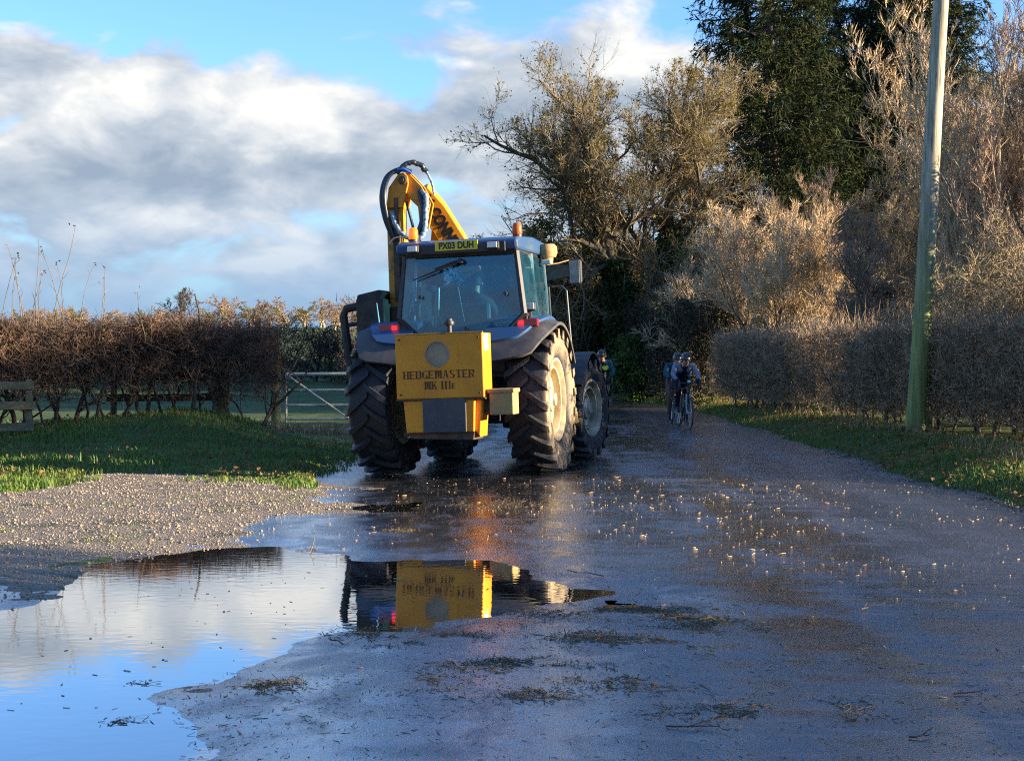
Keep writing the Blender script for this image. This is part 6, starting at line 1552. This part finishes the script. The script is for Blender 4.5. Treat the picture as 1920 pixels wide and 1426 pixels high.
def driver():
    p = empty('person', tuple(Vector(TRACTOR_LOC) + Vector((CAB_DX * 0.97, -CAB_DX * 0.24, CAB_DX * 0.03))), TRACTOR_ROT); tag(p, 'driver in dark jacket sitting inside the tractor cab', 'person')
    J = {'pelvis': ((0.02, 0.12, 1.74), (0.16, 0.13)), 'waist': ((0.02, 0.10, 1.92), (0.15, 0.11)), 'chest': ((0.02, 0.10, 2.12), (0.18, 0.12)), 'upper': ((0.02, 0.12, 2.24), (0.14, 0.09)), 'neck': ((0.02, 0.14, 2.33), 0.055),
         'head0': ((0.02, 0.17, 2.38), (0.06, 0.07)), 'head': ((0.02, 0.18, 2.45), (0.08, 0.095)), 'crown': ((0.02, 0.17, 2.525), (0.07, 0.085)), 'nose': ((0.02, 0.285, 2.44), 0.014)}
    E = [('pelvis', 'waist'), ('waist', 'chest'), ('chest', 'upper'), ('upper', 'neck'), ('neck', 'head0'), ('head0', 'head'), ('head', 'crown'), ('head', 'nose')]; zones = {E[4]: 5, E[5]: 5, E[6]: 5, E[7]: 5}
    for s, t in ((-1, 'L'), (1, 'R')):
        J['sh' + t] = ((0.02 + s * 0.20, 0.12, 2.21), 0.075); J['el' + t] = ((0.02 + s * 0.27, 0.26, 1.96), 0.052); J['wr' + t] = ((s * 0.19, 0.52, 1.98), 0.036); J['hand' + t] = ((s * 0.185, 0.56, 1.985), (0.036, 0.026))
        for q, k in ((('upper', 'sh' + t), 1), (('sh' + t, 'el' + t), 1), (('el' + t, 'wr' + t), 1), (('wr' + t, 'hand' + t), 5)): E.append(q); zones[q] = k
        finger_joints(J, E, zones, J['hand' + t][0], (0, 0.9, 0.2), (0, 0.2, -1), (-s, 0, 0), 5, t)
        J['hip' + t] = ((0.02 + s * 0.10, 0.18, 1.72), 0.10); J['kn' + t] = ((s * 0.15, 0.62, 1.75), 0.068); J['an' + t] = ((s * 0.14, 0.78, 1.44), 0.042); J['to' + t] = ((s * 0.14, 0.93, 1.41), (0.042, 0.03))
        for q, k in ((('pelvis', 'hip' + t), 2), (('hip' + t, 'kn' + t), 2), (('kn' + t, 'an' + t), 2), (('an' + t, 'to' + t), 4)): E.append(q); zones[q] = k
    skin_body('body', J, E, zones, [M_workshirt, M_workshirt, M_blackc, M_blackc, M_shoe, M_skin, M_skin], p)
    head_parts(p, (0.02, 0.185, 2.465), 0.0, M_hair_d, False, False)
driver()

# ------------------------------------------------------------------ pole, gate, fence, posts
M_pole = mat('weathered_pole', (0.30, 0.30, 0.19), 0.85, (0.20, 0.21, 0.10), 3, bump=0.25, stretch=(6, 6, 0.5))
def pole_mat():
    m, nt, N, L, b = nodes_of('mossy_pole')
    v = N.new('ShaderNodeTexCoord').outputs['Object']; sp = N.new('ShaderNodeSeparateXYZ'); L.new(v, sp.inputs[0])
    mp = N.new('ShaderNodeMapping'); L.new(v, mp.inputs[0]); mp.inputs['Scale'].default_value = (7, 7, 0.5)
    n = noise_node(N, L, mp.outputs[0], 2.4, 6, 0.65); n2 = noise_node(N, L, v, 4, 5, 0.65)
    ad = N.new('ShaderNodeMath'); ad.operation = 'MULTIPLY_ADD'; L.new(n2, ad.inputs[0]); ad.inputs[1].default_value = 2.2; L.new(sp.outputs[2], ad.inputs[2])
    moss = mrange(N, L, ad.outputs[0], 2.6, 5.6, 1.0, 0.0)
    wood = mixc(N, L, mrange(N, L, n, 0.32, 0.68), (0.22, 0.20, 0.135), (0.50, 0.46, 0.32))
    green = mixc(N, L, mrange(N, L, n, 0.32, 0.68), (0.14, 0.165, 0.050), (0.29, 0.31, 0.10))
    mc = N.new('ShaderNodeMapping'); L.new(v, mc.inputs[0]); mc.inputs['Scale'].default_value = (16, 16, 0.35)
    crack = mrange(N, L, noise_node(N, L, mc.outputs[0], 1.6, 3, 0.5), 0.30, 0.36, 1.0, 0.0)
    L.new(mixc(N, L, crack, mixc(N, L, moss, wood, green), (0.035, 0.032, 0.022)), b.inputs['Base Color']); b.inputs['Roughness'].default_value = 0.85
    bp = N.new('ShaderNodeBump'); bp.inputs['Strength'].default_value = 0.5; bp.inputs['Distance'].default_value = 0.02; L.new(n, bp.inputs['Height']); L.new(bp.outputs[0], b.inputs['Normal'])
    return m
b = MB(); pts = []; rs = []
for k in range(14):
    t = k / 13; pts.append((0.58 * t + 0.012 * math.sin(t * 7), 0.0, -0.2 + 9.4 * t)); rs.append(0.170 - 0.055 * t)
b.tube(pts, rs, 20); pole = b.build('telegraph_pole', pole_mat(), smooth=60); pole.location = (6.72, 25.6, 0.10)
tag(pole, 'tall mossy wooden telegraph pole leaning slightly on the verge', 'telegraph pole')

M_gate = mat('pale_gate_paint', (0.62, 0.57, 0.42), 0.6, (0.42, 0.38, 0.28), 6)
gz = 0.02; gate = empty('field_gate', (-4.22, 28.6, gz), (0, 0, R(-4))); tag(gate, 'pale metal five barred field gate beside the tractor', 'gate')
for z in (1.14, 0.84, 0.56, 0.30, 0.10):
    b = MB(); b.tube([(0, 0, z), (3.05, 0, z + 0.02)], 0.030 if z > 1 else 0.022, 8); b.build('bar', M_gate, gate, smooth=60)
for x in (0.0, 3.05, 1.55):
    b = MB(); b.tube([(x, -0.03 if x == 1.55 else 0, 0.05), (x, -0.03 if x == 1.55 else 0, 1.16)], 0.022 if x != 1.55 else 0.014, 8); b.build('upright', M_gate, gate, smooth=60)
b = MB(); b.tube([(0.03, -0.035, 1.12), (1.5, -0.035, 0.10)], 0.018, 8); b.build('brace', M_gate, gate, smooth=60)
b = MB(); b.tube([(1.6, -0.035, 0.10), (3.02, -0.035, 1.12)], 0.018, 8); b.build('brace', M_gate, gate, smooth=60)

M_fence = mat('green_weathered_timber', (0.15, 0.125, 0.075), 0.85, (0.075, 0.080, 0.035), 4, bump=0.3, stretch=(0.6, 3, 3))
def timber_fence(name, x0, x1, y0, y1, zs, posts, label, h=1.0):
    f = empty(name, (x0, y0, 0)); tag(f, label, 'fence'); ang = math.atan2(y1 - y0, x1 - x0); Ls = math.hypot(x1 - x0, y1 - y0); f.rotation_euler = (0, 0, ang)
    gz_ = float(surf_z(np.array([(x0 + x1) / 2]), np.array([(y0 + y1) / 2]))[0])
    for k, z in enumerate(zs):
        b = MB(); b.box((Ls / 2, -0.075 + 0.003 * k, gz_ + z), (Ls, 0.045, 0.125)); b.build('rail', M_fence, f, bevel=0.008)
    for p in posts:
        b = MB(); b.box((p * Ls, 0, gz_ + h / 2 - 0.1), (0.10, 0.10, h + 0.2)); b.build('post', M_fence, f, bevel=0.01)
timber_fence('timber_fence', -9.5, -7.40, 23.1, 23.7, (0.22, 0.55, 0.86), (0.0, 0.72, 0.965), 'mossy post and rail fence at the left edge below the hedge', 0.95)
timber_fence('timber_fence', -6.9, -4.9, 26.0, 26.75, (0.30, 0.66), (0.06, 0.94), 'dark post and rail fence half hidden inside the hedge', 0.98)
def gatepost(x, y, h, r, label, m):
    b = MB(); b.tube([(0, 0, -0.2), (0.01, 0, h * 0.5), (0, 0, h - 0.02), (0, 0, h)], [r, r, r * 0.97, r * 0.85], 12); o = b.build('gate_post', m, smooth=50); o.location = (x, y, float(surf_z(np.array([x]), np.array([y]))[0])); tag(o, label, 'post')
M_mosspost = mat('mossy_post', (0.13, 0.16, 0.04), 0.9, (0.16, 0.13, 0.08), 5, bump=0.4)
gatepost(-4.40, 28.5, 1.30, 0.09, 'short post at the hinge end of the field gate', M_mosspost)
gatepost(-5.02, 26.55, 1.16, 0.11, 'mossy green post standing inside the bare hedge', M_mosspost)
gatepost(7.05, 25.9, 1.0, 0.06, 'slim mossy stake just right of the telegraph pole', M_mosspost)

# ------------------------------------------------------------------ clippings on the lane
M_chip = mat('fresh_wood_chips', (0.62, 0.44, 0.22), 0.7, (0.45, 0.28, 0.12), 15); M_litter = mat('dark_clippings', (0.045, 0.035, 0.022), 0.75, (0.085, 0.060, 0.034), 9); M_cut = mat('olive_clippings', (0.075, 0.058, 0.026), 0.8, (0.11, 0.080, 0.034), 9)
def chips(name, X, Y, ln, wd, label, m, seed, lift=0.006, tilt=0.15, along=None):
    g = np.random.default_rng(seed); n = len(X); Z = np.maximum(surf_z(X, Y), 0.001 * (Y < 13)) + lift
    th = g.random(n) * PI if along is None else along + g.normal(size=n) * 0.5
    L_ = ln * g.gamma(2.2, 0.45, n).clip(0.25, 3.2); W = wd * g.uniform(0.5, 1.5, n); H = W * g.uniform(0.15, 0.5, n)
    c, s = np.cos(th), np.sin(th); tl = tilt * g.normal(size=n) * L_
    o = np.array([[-1, -1, 0], [1, -1, 0], [1, 1, 0], [-1, 1, 0], [-1, 0, 1], [1, 0, 1]], float)
    V = o[None] * np.stack([L_ / 2, W / 2, H], -1)[:, None]; V[:, :, 1] += (0.25 * g.normal(size=(n, 1)) * L_[:, None] * np.abs(o[None, :, 0]) * 0.3)
    x = V[..., 0] * c[:, None] - V[..., 1] * s[:, None]; y = V[..., 0] * s[:, None] + V[..., 1] * c[:, None]
    z = V[..., 2] + o[None, :, 0] * 0.5 * np.abs(tl)[:, None] + np.abs(tl)[:, None] * 0.5
    V = np.stack([x + X[:, None], y + Y[:, None], z + Z[:, None] - 0.004], -1)
    b_ = np.arange(n)[:, None] * 6
    F4 = np.concatenate([b_ + np.array([q]) for q in ((0, 1, 5, 4), (3, 4, 5, 2), (0, 3, 2, 1))]); F3 = np.concatenate([b_ + np.array([q]) for q in ((0, 4, 3), (1, 2, 5))])
    return tag(link(name, np_mesh(name, V.reshape(-1, 3), [F4, F3]), m), label, None, kind='stuff')
g = np.random.default_rng(91)
def lane(n, y0, y1, pw, wx=None):
    Y = y0 + (y1 - y0) * g.random(n) ** pw; X = g.uniform(-1.8, 4.95, n); k = (np.abs(X / Y) < 0.36) & (X > road_left(Y) + 0.2) & (X < road_right(Y) - 0.03)
    return X[k], Y[k]
bigp = lambda X, Y: poly_sd(X, Y, PUDDLE_POLYS[0])
X, Y = lane(5200, 5.6, 34, 1.4); dens = 0.28 + 0.9 * smooth(12.5, 13.5, Y) * (1 - smooth(17, 18.5, Y)) + 0.35 * np.exp(-((Y - 9.2 - 0.1 * X) / 0.35) ** 2) + 0.3 * np.exp(-((Y - 11.6) / 0.5) ** 2) * (X > 1)
k = (g.random(len(X)) < dens * (0.55 + 0.45 * np.sign(fbm(X, Y, 1.1, 92, 3)))) & (bigp(X, Y) > 0.05); chips('wood_chips', X[k], Y[k], 0.028, 0.008, 'pale fresh wood chips scattered over the wet lane', M_chip, 93, 0.005, 0.06)
X, Y = lane(27000, 5.5, 24, 1.7); k = (g.random(len(X)) < (0.25 + 0.55 * (fbm(X, Y, 0.9, 94, 3) > 0.1))) & (bigp(X, Y) > -0.05); chips('clippings', X[k], Y[k], 0.020, 0.0030, 'dark hedge clippings strewn over the wet tarmac', M_litter, 95, 0.004, 0.12)
# clumps of wet cuttings: (x, y, radius, n)
CL = [(0.75, 9.15, 0.34, 500), (0.42, 8.1, 0.22, 230), (-0.05, 7.45, 0.28, 260), (0.32, 7.25, 0.20, 170), (-0.72, 8.35, 0.20, 230), (-0.62, 8.0, 0.16, 110), (-0.4, 7.0, 0.2, 130), (0.1, 6.75, 0.18, 130), (-0.30, 8.15, 0.15, 120), (-1.08, 7.0, 0.12, 60), (0.55, 7.0, 0.25, 160), (0.9, 6.4, 0.25, 150),
      (1.1, 8.55, 0.3, 240), (-0.95, 13.1, 0.12, 90), (-0.15, 15.4, 0.5, 240), (0.1, 8.85, 0.3, 150), (0.85, 8.0, 0.28, 170), (1.35, 6.5, 0.25, 120), (-1.5, 11.9, 0.12, 50), (-1.72, 7.05, 0.07, 14), (-1.45, 7.55, 0.03, 14), (-1.62, 6.35, 0.08, 14), (-1.15, 6.9, 0.2, 70)]
X = np.concatenate([c[0] + c[2] * g.normal(size=c[3] * 3) * 0.6 for c in CL]); Y = np.concatenate([c[1] + c[2] * g.normal(size=c[3] * 3) * 0.5 for c in CL]); k = fbm(X, Y, 0.22, 99, 3) > -0.05; X, Y = X[k], Y[k]
chips('wet_cuttings', X, Y, 0.030, 0.0042, 'clumps of wet hedge cuttings around the puddle', M_cut, 96, 0.004, 0.16)
X = g.uniform(-2.4, -0.1, 150); Y = g.uniform(5.8, 11.2, 150); k = bigp(X, Y) < -0.1; chips('floating_bits', X[k], Y[k], 0.016, 0.006, 'small bits floating on the big puddle', M_litter, 97, 0.004, 0.02)
X = g.normal(size=420) * 0.18; Y = g.uniform(12, 24, 420); X = road_right(Y) - 0.12 + X * 0.6; chips('edge_litter', X, Y, 0.05, 0.012, 'leaf litter gathered along the right edge of the lane', M_litter, 98, 0.008)
# separate twigs one can pick out
def fallen(x, y, L_, ang, label, m, lean=0.0, side=3):
    g2 = np.random.default_rng(int(abs(x * 1000 + y * 77))); v = Veg(); z0 = max(float(surf_z(np.array([x]), np.array([y]))[0]), 0.0) + 0.008
    p, r = grow(g2, np.zeros((1, 3)), np.array([[math.cos(ang), math.sin(ang), lean]]), np.array([L_]), np.array([0.0042]), np.array([0.002]), 6, 0.22, 0.0); p[:, :, 2] = np.abs(p[:, :, 2]) * (1 if lean else 0.3); v.tubes(p, r, 5)
    a = spawn(g2, p, r, np.array([L_]), side, 0.3, 0.95, 0.7, 0.2, 0.35, 0.1, 0.6); q, rq = grow(g2, a[0], a[1], a[2], a[3], a[3] * 0.5, 3, 0.1, 0.0); q[:, :, 2] = np.abs(q[:, :, 2]) * 0.6; v.tubes(q, rq.clip(0.002), 4)
    o = link('fallen_twig', v.mesh('fallen_twig'), m); o.location = (x, y, z0); tag(o, label, 'twig', 'twigs lying on the lane')
fallen(0.62, 10.35, 0.30, R(150), 'forked dark twig on the lane right of the reflection', M_litter, 0, 2); fallen(0.62, 6.15, 0.22, R(-12), 'long twig with a pale broken end near the bottom', M_litter); fallen(1.55, 5.98, 0.16, R(-8), 'straight dark twig at the bottom right', M_litter, 0, 1)
fallen(2.05, 8.98, 0.20, R(12), 'pale orange splinter on the right half of the lane', M_chip, 0, 0 + 1); fallen(-1.55, 11.75, 0.14, R(75), 'pale upright sprig at the back edge of the puddle', M_straw, 1.2, 5); fallen(-0.80, 10.35, 0.10, R(20), 'small pale stick floating by the reflected box', M_chip, 0, 1)
fallen(1.95, 6.75, 0.12, R(5), 'dark twig near the right edge of the picture', M_litter, 0, 1); fallen(-0.88, 7.95, 0.16, R(120), 'dark forked twig at the tip of the wet cuttings', M_litter, 0, 3)
